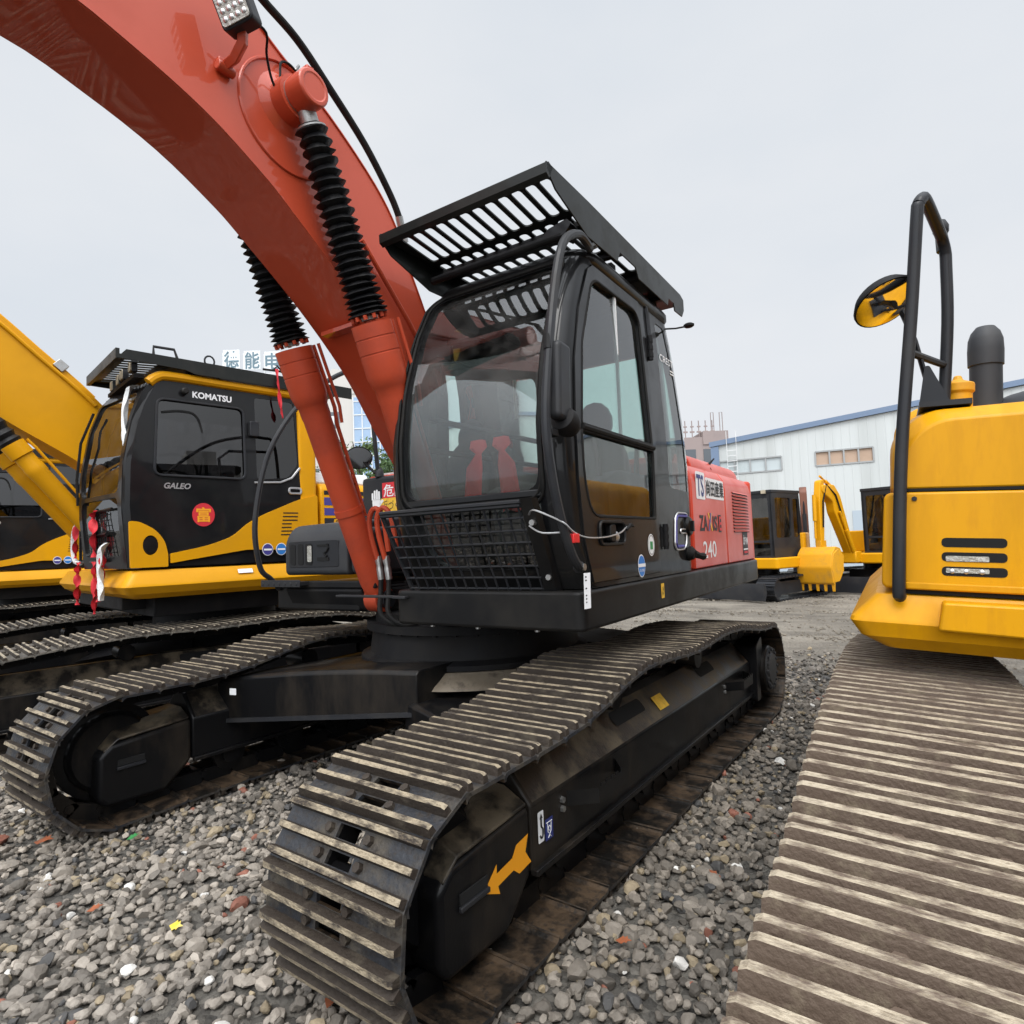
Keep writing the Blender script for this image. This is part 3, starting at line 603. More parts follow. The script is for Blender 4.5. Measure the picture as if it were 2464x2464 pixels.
b.tube([(xs(2.9)-.002,y,2.902) for y in np.linspace(-.80,-.10,12)],.006,6); b.tube([(xs(2.9)-.002,-.10,2.902),(xs(2.9)+.002,-.06,2.895),(xs(2.8)+.004,-.055,2.84),(xs(2.6)+.004,-.05,2.60)],.014,6)
b.build('rain_gutter',M['dkgrey'],CAB)
# windscreen
b=MB(); gl=[(p[0],p[1]) for p in rrect(.40,1.235,1.69,2.875,.09,5)]
def grid_sheet(b,u0,u1,v0,v1,fn,nu=6,nv=14): b.loft([[fn(u,v) for u in np.linspace(u0,u1,nu)] for v in np.linspace(v0,v1,nv)])
grid_sheet(b,.40,1.235,1.69,2.875,lambda u,v:(u,yf(v)+.02,v)); b.build('windscreen',M['glassf'],CAB)
b=MB(); grid_sheet(b,.42,1.22,1.71,2.43,lambda u,v:(u,yf(v)+.026+.0*u,v+.03*math.sin(u*5)*(v-1.71)/.72)); b.build('windscreen_sky_sheen',M['sky_sheen'],CAB)  # added sheet painting the pale sky reflection on the lower windscreen
b=MB(); grid_sheet(b,.42,1.225,1.33,1.67,lambda u,v:(u,yf(v)+.03,v),6,5); b.build('lower_windscreen',M['glassf'],CAB)
# rubber seal ribs round the windscreen
b=MB()
for off,e in ((0,.010),(.028,.008)):
    pl=rpoly([(.395-off,1.66-off),(1.24+off*.2,1.66-off),(1.24+off*.2,2.885+off*.6),(.395-off,2.885+off*.6)],.10,6); q=[]
    for i in range(len(pl)):
        a=pl[i];c=pl[(i+1)%len(pl)]; k=max(1,int(math.hypot(c[0]-a[0],c[1]-a[1])/.08))
        q+=[(a[0]+(c[0]-a[0])*t/k,yf(a[1]+(c[1]-a[1])*t/k)-.006,a[1]+(c[1]-a[1])*t/k) for t in range(k)]
    b.tube(q,e,6,closed=True)
b.build('windscreen_seal',M['rubber'],CAB)
b=MB(); b.box(.41,1.23,0,.04,-.017,.017,M=Matrix.Translation((0,yf(1.685)-.012,1.685))); b.build('windscreen_bar',M['cabblk'],CAB,bevel=.006)
# door
dfn=lambda u,v,d:(xs(v)+.010-d,u,v)
b=MB(); di=[(p[0]*.985-.008,1.262+(p[1]-1.262)*.994+.004) for p in door]
uw=rpoly([(-1.115,2.005),(-1.03,2.42),(-.86,2.765),(-.80,2.805),(-.27,2.805),(-.215,2.75),(-.21,2.005)],[.02,.03,.06,.05,.05,.06,.02],4)
lw2=rpoly([(-1.125,1.975),(-1.12,1.75),(-1.06,1.575),(-.225,1.575),(-.21,1.975)],[.02,.1,.14,.02,.02],4)
hp=rrect(-.985,-.70,1.445,1.545,.03,4)
b.plate(di,[uw,lw2,hp],dfn,.045,sub=.10)
DOOR=b.build('cab_door',M['cabblk'],main,bevel=0,angle=30)
b=MB(); b.plate([(p[0],p[1]) for p in uw],[],lambda u,v,d:(xs(v)-.012-d,u,v),.004,sub=.15); b.build('door_window',M['glass'],DOOR)
b=MB(); b.plate([(p[0],p[1]) for p in lw2],[],lambda u,v,d:(xs(v)-.006-d,u,v),.004,sub=.15); b.build('door_lower_window',M['glass'],DOOR)
b=MB(); 
for lp in (uw,lw2): b.tube([(xs(v)+.006,u,v) for u,v in lp],.009,6,closed=True)
b.tube([(xs(1.99)+.012,-1.12,1.99),(xs(1.99)+.012,-.205,1.99)],.016,8)
b.build('window_seal',M['rubber'],DOOR)
b=MB(); b.box(xs(2.4)-.03,xs(2.4)-.016,-.55,-.535,2.01,2.80); b.build('sliding_window_edge',M['alu'],DOOR)
b=MB(); pan=rrect(-.985,-.70,1.445,1.545,.03,4); b.add([(XS-.03,u,v) for u,v in pan],[tuple(range(len(pan)))]); b.tube([(XS+.014,u,v) for u,v in rrect(-.99,-.695,1.44,1.55,.035,4)],.008,6,closed=True); b.build('handle_recess',M['blk'],DOOR)
b=MB(); b.prism(rrect(-.865,-.80,1.45,1.54,.02),XS-.02,XS+.014,'x'); b.build('door_handle',M['blk'],DOOR,bevel=.006)
b=MB(); b.lathe((XS-.03,-.765,1.475),(XS+.012,-.765,1.475),[(0,.03),(.03,.028),(.04,.012)],14); b.build('door_lock',M['silver'],DOOR)
for z in (2.62,1.47):
    b=MB(); b.cyl((xs(z)+.02,-.10,z-.075),(xs(z)+.02,-.10,z+.075),.016,n=10)
    for k in (-.045,0,.045): b.lathe((xs(z)+.02,-.10,z+k-.012),(xs(z)+.02,-.10,z+k+.012),[(0,.019),(.024,.019)],10)
    b.box(xs(z)-.005,xs(z)+.01,-.13,-.05,z-.06,z+.06); b.build('door_hinge',M['blkm'],CAB)
# quarter glass wraps round the rear corner
b=MB(); b.plate([(p[0],p[1]) for p in quarter],[],lambda u,v,d:(xs(v)-.004-d,u,v),.004,sub=.12); b.loft(corner(1.215,xs,False,1.77,2.84,14)); b.build('quarter_window',M['glass'],CAB)
b=MB(); b.add([(xl(v)+.02,u,v) for u,v in lw],[tuple(range(len(lw)))]); b.build('boom_side_window',M['glass'],CAB)
b=MB(); grid_sheet(b,.43,1.19,1.84,2.76,lambda u,v:(u,yr(v)-.03,v)); b.build('rear_window',M['glass'],CAB)
text('window_lettering','CREST',CAB,(xs(2.62)-.001,.115,2.60),(0,1,0),(0,0,1),.045,M['white'],width=.25,ext=.002)
b=MB()
for z in (2.565,2.545): b.box(xs(z)-.001,xs(z)+.001,.30,.37,z,z+.008)
b.build('window_small_print',M['white'],CAB)
# G badge on the rear cab panel, cap, lever
gp=[(.40,1.62),(.27,1.62),(.235,1.59),(.215,1.42),(.23,1.385),(.345,1.385),(.375,1.42),(.385,1.49),(.30,1.49),(.30,1.515),(.42,1.515)]
gy=lambda y:.105+(y-.215)*1.42
b=MB(); b.tube([(XS+.004,gy(y),z) for y,z in rpoly(gp,.02,3)],.006,6); b.build('letter_badge_outline',M['silver'],CAB)
b=MB(); b.tube([(XS+.002,gy(y),z) for y,z in [(.40,1.60),(.27,1.60),(.245,1.57),(.235,1.43),(.25,1.405),(.34,1.405)]],.010,6); b.build('letter_badge',M['purple'],CAB)
b=MB(); b.lathe((XS-.02,.385,1.535),(XS+.03,.385,1.535),[(0,.07),(.03,.068),(.045,.055),(.05,.02)],20); b.box(XS+.02,XS+.045,.375,.395,1.50,1.57); b.build('cab_mount_cap',M['blk'],CAB)
b=MB(); b.lathe((XS,.36,1.36),(XS+.05,.36,1.345),[(0,.045),(.02,.05),(.05,.03)],14); b.tube([(XS+.03,.38,1.355),(XS+.05,.46,1.335),(XS+.05,.53,1.33)],[.028,.02,.026],8); b.build('latch_lever',M['rubber'],CAB)
for nm,(y,z),ms in (('round_sticker',(-.485,1.315),('blue','white')),('round_sticker',(-.325,1.425),('white','green'))):
    s=disc(nm,DOOR,(XS+.011,y,z),(0,1,0),(0,0,1),.052,.062,M['white'],lift=.001)
    if ms[0]=='blue':
        disc('sticker_centre',s,(XS+.011,y,z),(0,1,0),(0,0,1),.047,.056,M['blue'],lift=.0022); flat('sticker_band',s,(XS+.011,y-.052,z-.006),(0,1,0),(0,0,1),[(0,0),(.104,0),(.104,.018),(0,.018)],M['white'],lift=.0034)
        text('sticker_text','四川機械',s,(XS+.011,y-.03,z-.032),(0,1,0),(0,0,1),.016,M['white'],width=.06,ext=.0036)
    else:
        disc('sticker_ring',s,(XS+.011,y,z),(0,1,0),(0,0,1),.046,.055,M['ink'],lift=.0022,hole=.93)
        b=MB()
        for i in (-1,0,1): b.box(XS+.0132,XS+.0142,y+i*.014-.005,y+i*.014+.005,z-.025,z+.02)
        b.build('sticker_emblem',M['green'],s)
# grab bar down the front corner
gb=smoothpath([(1.33,-.86,2.945),(1.375,-.97,2.905),(1.385,-1.10,2.905),(1.39,-1.26,2.80),(1.385,-1.35,2.58),(1.382,-1.435,2.22),(1.382,-1.475,1.95),(1.384,-1.445,1.73),(1.386,-1.385,1.545),(1.388,-1.31,1.405),(1.382,-1.235,1.345),(1.35,-1.17,1.335)],6)
b=MB(); b.tube(gb,.0205,10); b.sphere((1.375,-1.225,1.345),.028,10); gbo=b.build('grab_bar',M['dkgrey'],main)
b=MB(); b.cyl((1.37,-1.225,1.345),(1.405,-1.225,1.345),.016,n=8); b.build('bar_bolt',M['steel'],gbo); b=MB(); b.cyl((1.33,-.86,2.95),(1.37,-.86,2.955),.018,n=6); b.build('bar_bolt',M['steel'],gbo)
# folded door mirror on the bar
b=MB(); Mm=Matrix.Translation((1.40,-1.375,2.14))@Matrix.Rotation(R(-4),4,'X')
b.prism(rrect(-.055,.055,-.17,.17,.03),-.03,.03,'x'); mir=b.build('side_mirror',M['dkgrey'],main,bevel=.018,seg=3,M=CUR[0]@Mm)
b=MB(); b.lathe((1.40,-1.375,1.99),(1.40,-1.29,1.955),[(0,.03),(.01,.055),(.05,.062),(.08,.055),(.10,.045)],16); b.build('mirror_joint',M['blkm'],mir); b=MB(); b.tube([(1.385,-1.40,2.30),(1.375,-1.42,2.33),(1.382,-1.43,2.27)],.02,8); b.build('mirror_bracket',M['blkm'],mir); b=MB(); b.box(1.36,1.40,-1.455,-1.40,1.90,1.93); b.build('mirror_bracket',M['blkm'],mir,bevel=.004)
# mesh guard over the lower windscreen
b=MB(); ym=lambda z: interp(z,[1.235,1.645],[-1.16,-1.365]); xL=lambda z: interp(z,[1.235,1.645],[.315,.30])
for i in range(8): z=1.245+i*(1.63-1.245)/7; b.tube([(xL(z),ym(z),z),(1.165,ym(z),z)],.0055 if i<7 else .010,6)
for i in range(14): x=.315+i*(1.15-.315)/13; b.tube([(x,ym(1.235),1.235),(x,ym(1.64),1.64)],.0055,6)
b.tube([(.30,ym(1.645)+.01,1.645),(.315,ym(1.235)+.01,1.235)],.014,6); b.tube([(.30,ym(1.645),1.645),(1.17,ym(1.645),1.645)],.010,6)
mg=b.build('windscreen_mesh_guard',M['dkgrey'],main)
b=MB(); rows=[[(1.165,ym(z)-.004,z),(1.225,ym(z)+.004,z),(1.235,ym(z)+.04,z),(1.165,ym(z)+.006,z)] for z in (1.20,1.35,1.5,1.66)]; b.loft(rows,closed=True,cap=True); b.build('guard_side_strip',M['blk'],mg)
for z in (1.55,1.30): b=MB(); b.cyl((1.205,ym(z)-.016,z),(1.205,ym(z)+.02,z),.014,n=8); b.build('guard_bolt',M['steel'],mg)
# wire seal and paper tag
b=MB(); b.tube(smoothpath([(1.21,-1.36,1.585),(1.25,-1.40,1.60),(1.30,-1.42,1.59),(1.40,-1.40,1.54),(1.41,-1.33,1.50),(1.385,-1.15,1.475),(1.385,-.95,1.475),(1.385,-.78,1.495),(1.38,-.68,1.525),(1.385,-.62,1.53)],5),.004,6); b.tube(smoothpath([(1.21,-1.36,1.535),(1.30,-1.40,1.50),(1.40,-1.36,1.50)],5),.004,6)
ws=b.build('seal_wire',M['silver'],main); tag(ws)
b=MB(); b.box(-.010,.010,-.028,.028,-.02,.02,M=Matrix.Translation((1.405,-1.31,1.472))); b.build('seal_tag',M['redplastic'],ws,bevel=.003)
b=MB(); b.tube([(1.385,-.70,1.51),(1.392,-.66,1.535),(1.385,-.60,1.53)],[.008,.012,.005],6); b.build('padlock',M['blkm'],ws)
tg=flat('paper_tag',main,(1.41,-1.26,1.165),(.15,1,0),(0,.05,1),[(0,0),(.05,0),(.05,.155),(.0,.155)],M['whitep'],lift=0)
b=MB()
for i,z in enumerate((1.30,1.285,1.25,1.22,1.205,1.19)): b.box(1.4125,1.4135,-1.245,-1.222 if i%2 else -1.232,z,z+.006)
b.build('tag_print',M['ink'],tg)
# roof guard: slotted plate with side flanges
gz=lambda y: 3.075 if y>-.95 else 3.075+(-.95-y)*.10
b=MB(); go=[(.36,-1.34),(1.375,-1.34),(1.375,.50),(.36,.50)]; sl=[]
for (ya,yb) in ((-1.29,-1.03),(-.985,-.83),(-.785,-.56),(-.50,-.22)):
    for i in range(12):
        x=.44+i*.0775; sl.append(rrect(x-.003,x+.049,ya,yb,.024,4))
b.plate(go,sl,lambda u,v,d:(u,v,gz(v)-d),.008)
GUARD=b.build('roof_guard',M['guard'],main,angle=25)
b=MB()
for x in (.36,1.375):
    fl=[(-1.365,3.13),(-1.365,3.095),(-1.29,3.035),(-.98,2.945),(-.62,2.955),(-.58,3.02),(-.36,3.02),(-.32,2.965),(.18,2.965),(.20,3.015),(.30,3.015),(.32,2.97),(.47,2.975),(.515,3.03),(.515,3.105),(.45,3.125),(-.95,3.135)]
    b.prism(fl,x-.004,x+.004)
b.build('guard_flange',M['guard'],GUARD,bevel=.002)
b=MB(); rr=[]
for x in (.356,1.379): rr.append([(x,-1.345,3.06),(x,-1.37,3.075),(x,-1.372,3.12),(x,-1.345,3.135),(x,-1.31,3.125)])
b.loft(rr,closed=True,cap=True); b.build('guard_front_rail',M['guard'],GUARD)
b=MB()
for y in (-.92,-.52,-.15,.25): b.box(.362,1.373,y-.02,y+.02,3.035,3.066)
b.tube([(.40,-1.0,2.985),(1.25,-1.0,2.985),(1.3,-.96,2.96)],.022,8)
for x in (.42,1.25):
    for y in (-.42,.25): b.box(x-.02,x+.02,y-.03,y+.03,2.90,3.05)
b.build('guard_bracket',M['blkm'],GUARD,bevel=.004)
b=MB(); b.prism(rpoly([(1.13,2.985),(1.18,3.03),(1.29,3.05),(1.31,3.02),(1.27,2.975)],.01),-1.02,-.94,'y'); b.build('guard_clip',M['dkgrey'],GUARD)
b=MB(); b.tube([(1.30,.30,2.86),(1.36,.37,2.87),(1.41,.42,2.885)],.006,6); b.sphere((1.43,.435,2.893),.03,10,sx=1.3,sz=.6); b.build('cab_antenna',M['rubber'],CAB)
# interior
b=MB(); b.box(.34,1.30,-1.08,.48,1.25,1.30); b.build('cab_floor',M['interior'],CAB)
b=MB(); b.prism(rpoly([(-.50,1.55),(-.50,1.70),(.05,1.72),(.05,1.55)],.05),.60,1.08); b.sphere((.84,.12,1.90),.30,16,sx=.85,sy=.30,sz=1.15); b.sphere((.84,.14,2.26),.15,14,sx=.9,sy=.42,sz=1.0); b.box(.62,1.02,-.45,.1,1.30,1.56); b.build('operator_seat',M['seat'],CAB,bevel=.035,seg=3)
b=MB()
for x in (.43,1.12): b.prism(rpoly([(-.62,1.35),(-.62,1.78),(-.40,1.86),(.05,1.86),(.05,1.35)],.04),x,x+.13)
b.box(.36,.44,-.3,.45,1.3,1.95); b.build('side_console',M['interior'],CAB,bevel=.02)
for x in (.50,1.18): b=MB(); b.tube([(x,-.55,1.82),(x,-.58,1.95),(x,-.60,2.03)],[.02,.014,.022],8); b.build('control_stick',M['rubber'],CAB)
b=MB(); b.tube(smoothpath([(1.20,.20,1.86),(1.20,.12,2.02),(1.20,.0,2.08),(1.20,-.04,1.98),(1.20,-.06,1.86)],5),.016,8); b.build('armrest_bar',M['interior'],CAB)
for x in (.70,.92): b=MB(); b.tube([(x,-.85,1.30),(x,-.92,1.55),(x,-.95,1.72)],.014,8); b.box(x-.05,x+.05,-1.06,-.86,1.30,1.33); b.build('travel_lever',M['rubber'],CAB)
b=MB(); b.box(-.085,.085,-.03,.03,-.05,.05,M=Matrix.Translation((.47,-1.06,2.52))@Matrix.Rotation(R(25),4,'Z')@Matrix.Rotation(R(15),4,'X')); b.tube([(.44,-1.05,2.45),(.46,-1.02,2.3),(.44,-.98,2.6)],.012,6); b.build('wiper_motor',M['blkm'],CAB,bevel=.006)
b=MB(); b.tube([(.50,-1.10,2.50),(.72,-1.12,2.40),(1.0,-1.16,2.32)],.006,6); b.build('wiper_arm',M['blkm'],CAB)
for z in (2.02,2.20): b=MB(); b.tube([(xl(z)+.05,-1.0,z),(xl(z)+.05,.36,z+.02)],.012,6); b.build('window_bar',M['interior'],CAB)
for i,(x,l,t) in enumerate(((.83,.27,-.14),(.97,.30,.12))):
    b=MB(); y0=-1.20
    b.loft([[(x-.045,y0,1.985),(x-.02,y0+.02,1.99),(x+.02,y0-.01,1.985),(x+.045,y0,1.98)],[(x-.055,y0,1.945),(x-.02,y0-.02,1.945),(x+.02,y0+.02,1.945),(x+.055,y0,1.945)],[(x-.018,y0,1.915),(x-.008,y0-.012,1.915),(x+.008,y0+.012,1.915),(x+.018,y0,1.915)],[(x-.05+t*.2,y0,1.85),(x-.02+t*.2,y0-.03,1.85),(x+.02+t*.2,y0+.02,1.85),(x+.05+t*.2,y0,1.85)],[(x-.065+t*.4,y0+.02,1.915-l),(x-.02+t*.4,y0-.02,1.93-l),(x+.02+t*.4,y0+.03,1.91-l),(x+.06+t*.4,y0,1.93-l)]])
    r=b.build('red_ribbon',M['ribbonin'],None,angle=60)
    tag(r,('left' if i==0 else 'right')+' one of two coral red ribbon bows hanging inside the red excavator windscreen','ribbon','ribbon bows in the red excavator cab')
# engine hood, side doors and louvers
HX=1.335
sec=[(HX,1.237),(HX,1.84),(HX-.012,1.92),(HX-.05,1.975),(HX-.13,2.01),(HX-.45,2.03),(.2,2.06),(-.45,2.06),(-.45,1.237)]
b=MB(); b.loft([[(p[0],y,p[1]) for p in sec] for y in (.60,1.475)],cap=True,closed=True); b.build('side_door',M['redhood'],main,bevel=.012,seg=3)
b=MB(); b.loft([[(p[0],y,p[1]) for p in sec] for y in (1.487,2.42)],cap=True,closed=True); eng=b.build('engine_door',M['redhood'],main,bevel=.012,seg=3)
b=MB(); b.prism(rpoly([(1.25,1.50),(1.25,2.03),(1.19,2.10),(-1.19,2.10),(-1.25,2.03),(-1.25,1.50)],.05),.9,2.3,'y'); b.prism(rpoly([(.98,2.03),(.94,2.095),(.1,2.12),(.1,2.0)],.03),1.52,2.3,'y'); b.build('engine_hood',M['redhood'],main,bevel=.03,seg=3)
b=MB(); ct=rpoly([(1.335,2.435),(1.30,2.62),(1.1,2.86),(.6,2.97),(-.6,2.97),(-1.1,2.86),(-1.335,2.435)],.1,4)
b.prism(ct,1.10,1.98,'z'); b.build('counterweight',M['redhood'],main,bevel=.05,seg=4)
b=MB()
for i in range(13): z=1.83-i*.0275; b.box(HX-.006,HX+.003,1.72,2.28,z-.008,z+.004)
b.build('louver_slot',M['dark'],eng)
b=MB()
for i in range(13): z=1.842-i*.0275; b.add([(HX+.001,1.72,z-.002),(HX+.012,1.72,z-.014),(HX+.012,2.28,z-.014),(HX+.001,2.28,z-.002)],[(0,1,2,3)])
b.build('louver_blade',M['redhood'],eng)
U=(0,1,0); V=(0,0,1)
HP=HX+.0012
def lbl(s,y,z,w,h,mat,bold=0,shear=0,par=None,ext=.001): return text('lettering',s,par or main,(HP,y,z),U,V,h,M[mat],width=w,bold=bold,shear=shear,ext=ext)
ts=flat('company_sticker',main,(HP,.70,1.735),U,V,rrect(0,.22,0,.20,.02),M['white'],lift=.001); 
lbl('TS',.715,1.755,.17,.16,'navy',.02,par=ts,ext=.0032)
cs=flat('company_sticker',main,(HP,.935,1.75),U,V,rrect(0,.51,0,.155,.02),M['white'],lift=.001); lbl('尚田産業',.945,1.765,.49,.125,'ink',.025,par=cs,ext=.0032)
z0=1.505
lbl('ZA',.74,z0,.21,.115,'ink',.03); 
t=text('lettering','X',main,(HP,.955,z0),U,V,.135,M['yellowst'],width=.12,bold=.02,ext=.0014); text('lettering','/',main,(HP,.955,z0),U,V,.135,M['purple'],width=.10,bold=.02,ext=.002)
lbl('IS',1.08,z0,.13,.115,'ink',.03)
es=flat('model_letter_patch',main,(HP,1.235,1.495),U,V,[(0,0),(.085,0),(.085,.135),(0,.135)],M['ink'],lift=.0012); lbl('E',1.255,1.508,.065,.11,'redst',.02,par=es,ext=.0032)
lbl('240',.80,1.305,.34,.125,'white',.01)
fs=flat('dealer_sticker',eng,(HP,2.00,1.29),U,V,[(0,0),(.19,0),(.19,.22),(0,.22)],M['ink'],lift=.001); lbl('ÓFVM',2.012,1.38,.165,.085,'white',.01,par=fs,ext=.0032)
flat('sticker_stripe',fs,(HP,2.012,1.335),U,V,[(0,0),(.165,0),(.165,.012),(0,.012)],M['white'],lift=.003); flat('sticker_stripe',fs,(HP,2.03,1.305),U,V,[(0,0),(.13,0),(.13,.02),(0,.02)],M['redst'],lift=.003)
b=MB(); b.tube([(HX-.25,.86,2.02),(HX-.22,.88,2.10),(HX-.2,.86,2.14)],.022,6); b.tube([(HX-.16,1.42,2.0),(HX-.12,1.52,2.07),(HX-.10,1.60,2.12)],[.018,.012,.006],6); b.tube([(HX-.15,1.40,1.99),(HX-.10,1.46,2.02)],.02,6); b.build('hood_latch',M['rubber'],main)
# right-hand side: tool box, steps, tank, rails, mirror
b=MB(); bx=rpoly([(-.80,1.30),(-.80,1.55),(-.72,1.66),(-.30,1.70),(.0,1.70),(.0,1.30)],[.04,.08,.08,.03,.02,.02])
b.loft([[(x,y,z) for y,z in bx] for x in (-1.27,-1.25,-.60)],closed=True,cap=True); tb=b.build('tool_box',M['grey'],main,bevel=.035,seg=4)
b=MB(); b.prism(rpoly([(-.79,1.30),(-.79,1.52),(-.70,1.62),(.0,1.64),(.0,1.30)],.05),-.585,-.46); b.build('tool_box_side',M['grey'],main,bevel=.03,seg=3)
b=MB(); b.prism(rrect(-1.225,-.68,1.355,1.545,.025),-.803,-.795,'y'); b.build('lamp_panel',M['dkgrey'],tb,bevel=.004)
b=MB()
for x in (-1.20,-1.115): b.prism(rrect(x,x+.06,1.375,1.525,.02),-.807,-.79,'y')
b.prism(rrect(-1.03,-.955,1.375,1.525,.02),-.807,-.79,'y'); b.build('lamp_slot',M['dark'],tb)
b=MB(); b.prism(rrect(-1.005,-.96,1.395,1.51,.012),-.809,-.80,'y'); b.build('lamp_lens',M['lens'],tb)
b=MB(); b.box(-.90,-.78,-.809,-.802,1.50,1.515); b.box(-.90,-.78,-.809,-.802,1.40,1.425); b.tube([(-.80,-.806,1.515),(-.785,-.806,1.49),(-.80,-.806,1.465),(-.83,-.806,1.455),(-.80,-.806,1.43)],.010,6); b.build('latch_recess',M['dark'],tb)
b=MB(); b.box(-1.37,-.93,-.93,-.80,1.235,1.262)
for i in range(7): b.cyl((-1.345+i*.063,-.938,1.248),(-1.345+i*.063,-.93,1.248),.013,n=8)
b.box(-1.37,-.93,-.935,-.927,1.225,1.275); b.build('front_step',M['dkgrey'],main,bevel=.003)
b=MB(); b.box(-1.29,-.28,-.86,-.80,1.215,1.262); b.prism(rpoly([(-.86,1.215),(-.78,1.06),(-.4,1.06),(-.4,1.215)],.03),-1.20,-.42); b.build('front_skirt',M['blkm'],main,bevel=.01)
hr=smoothpath([(-1.34,-.80,1.20),(-1.345,-.87,1.28),(-1.35,-.955,1.38),(-1.35,-.985,1.72),(-1.35,-.86,2.22),(-1.35,-.58,2.63),(-1.35,-.20,2.94),(-1.35,.12,3.06),(-1.35,.45,3.08),(-1.35,.6,2.95),(-1.35,.62,2.1)],6)
MB().tube(hr,.0195,10).build('handrail',M['dkgrey'],main)
b=MB(); b.box(-1.33,-.46,.02,1.05,1.24,2.08); tk=b.build('fuel_tank',M['dkgrey'],main,bevel=.03)
b=MB(); b.box(-1.31,-.48,.10,1.0,2.082,2.10)
b.build('tank_top',M['redhood'],tk,bevel=.01)
b=MB()
for i in range(10): b.box(-1.3+i*.085,-1.24+i*.085,.25,.9,2.12,2.135)
b.box(-1.31,-.48,.25,.27,2.10,2.14); b.box(-1.31,-.48,.88,.9,2.10,2.14); b.build('tread_grating',M['alu'],tk)
b=MB(); b.tube([(-1.14,.06,2.05),(-1.14,.03,2.16),(-1.15,.0,2.55),(-1.15,-.02,2.85),(-1.15,.1,2.95),(-1.15,.6,2.95)],.0185,8); b.lathe((-1.14,.05,2.08),(-1.14,.05,2.16),[(0,.04),(.05,.035),(.08,.02)],12); b.build('tank_rail',M['dkgrey'],main)
b=MB(); Mq=Matrix.Translation((-1.33,.0,2.27))@Vector((.55,-.5,-.67)).to_track_quat('-Y','Z').to_matrix().to_4x4(); b.lathe((0,.03,0),(0,-.02,0),[(0,.05),(.02,.10),(.045,.115),(.05,.115)],24); mq=b.build('rear_view_mirror',M['blkm'],main,M=CUR[0]@Mq)
b=MB(); b.add([(.108*math.cos(a*math.pi/12),-.021,.108*math.sin(a*math.pi/12)) for a in range(24)],[tuple(range(24))]); b.build('mirror_glass',M['mirror'],mq,M=CUR[0]@Mq); b=MB(); b.tube([(-1.33,.03,2.25),(-1.30,.06,2.2),(-1.2,.06,2.12)],.012,6); b.build('mirror_arm',M['blkm'],mq)
ss=flat('danger_sticker',tk,(-1.10,.019,1.775),(1,0,0),(0,0,1),[(0,0),(.30,0),(.30,.115),(0,.115)],M['yellowst'],lift=.001)
text('sticker_text','近づくな',ss,(-1.085,.019,1.79),(1,0,0),(0,0,1),.08,M['ink'],width=.27,ext=.002)
s2=flat('danger_sticker',tk,(-1.08,.019,1.89),(1,0,0),(0,0,1),[(0,0),(.28,0),(.28,.13),(0,.13)],M['redst'],lift=.001)
text('sticker_text','危険',s2,(-1.065,.019,1.90),(1,0,0),(0,0,1),.105,M['white'],width=.24,bold=.01,ext=.002)
b=MB(); hx,hz=-1.15,1.87
def pl(poly): b.add([(hx+u,.0165,hz+v) for u,v in poly],[tuple(range(len(poly)))])
pl(rpoly([(-.045,-.06),(.045,-.06),(.05,.02),(-.05,.02)],.02))
for i,(u,h) in enumerate(((-.045,.075),(-.019,.095),(.007,.10),(.032,.085))): pl(rrect(u-.0105,u+.0105,.01,h,.01))
pl(rpoly([(.04,-.04),(.085,.0),(.075,.015),(.035,-.005)],.008)); b.build('hand_symbol',M['white'],tk)
CUR[0]=IDM
# ------------------------------------------------------------------ yellow excavator to the left
KLOC=(-4.2,.23,0); KROT=R(-9)
kom=thing('crawler_excavator','yellow excavator with red ribbons, black cab door and round red lucky sticker','excavator',KLOC,KROT)
CUR[0]=WORLD(kom)
KTOP=[(-2.6,.73),(-2.2,.76),(-1.7,.82),(-1.2,.855),(-.5,.84),(.2,.86),(.8,.83),(1.3,.74)]
KPATH=track_path(-2.6,1.3,.35,.36,KTOP)
for sx in (-1,1):
    make_track(kom,sx*1.19,KPATH,.38,SH_K,.3 if sx>0 else .7)
    wheels(kom,sx*1.19,-2.57,.37,.25,1.28,.37,.24,.70,(-1.9,-1.3,-.7,-.1,.5),((-1.2,.66),(.2,.66)))
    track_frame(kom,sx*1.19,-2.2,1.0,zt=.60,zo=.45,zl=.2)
    b=MB(); b.prism([(-2.65,.16),(-2.65,.40),(-2.2,.46),(-2.2,.2),(-2.5,.12)],sx*1.19-.17,sx*1.19+.17); b.build('recoil_cover',M['frame'],kom,bevel=.02)
b=MB(); b.prism(rpoly([(-.6,-.75),(.6,-.75),(.75,0),(.6,.75),(-.6,.75),(-.75,0)],.1),.46,.68,'z')
for sx in (-1,1):
    for sy in (-1,1): b.loft([[(sx*(.3+.8*t),sy*(.62+.3*t)-w,.70-.12*t) if j<2 else (0,0,0) for j,w in ((0,-.3),(1,.3))]+[(sx*(.3+.8*t),sy*(.62+.3*t)+.3*-1,.46-.14*t),(sx*(.3+.8*t),sy*(.62+.3*t)+.3,.46-.14*t)][::-1] for t in (0,.5,1)],closed=True,cap=True)
b.lathe((0,0,.66),(0,0,1.14),[(0,.66),(.05,.65),(.3,.62),(.48,.60)],40); b.box(-1.15,1.15,-.95,2.2,.93,1.12); b.box(-.9,.9,-1.15,-.9,1.0,1.12); b.build('car_body',M['blkm'],kom,bevel=.008)  # under-deck boxes added to block brightness; matt black carries the shade below deck
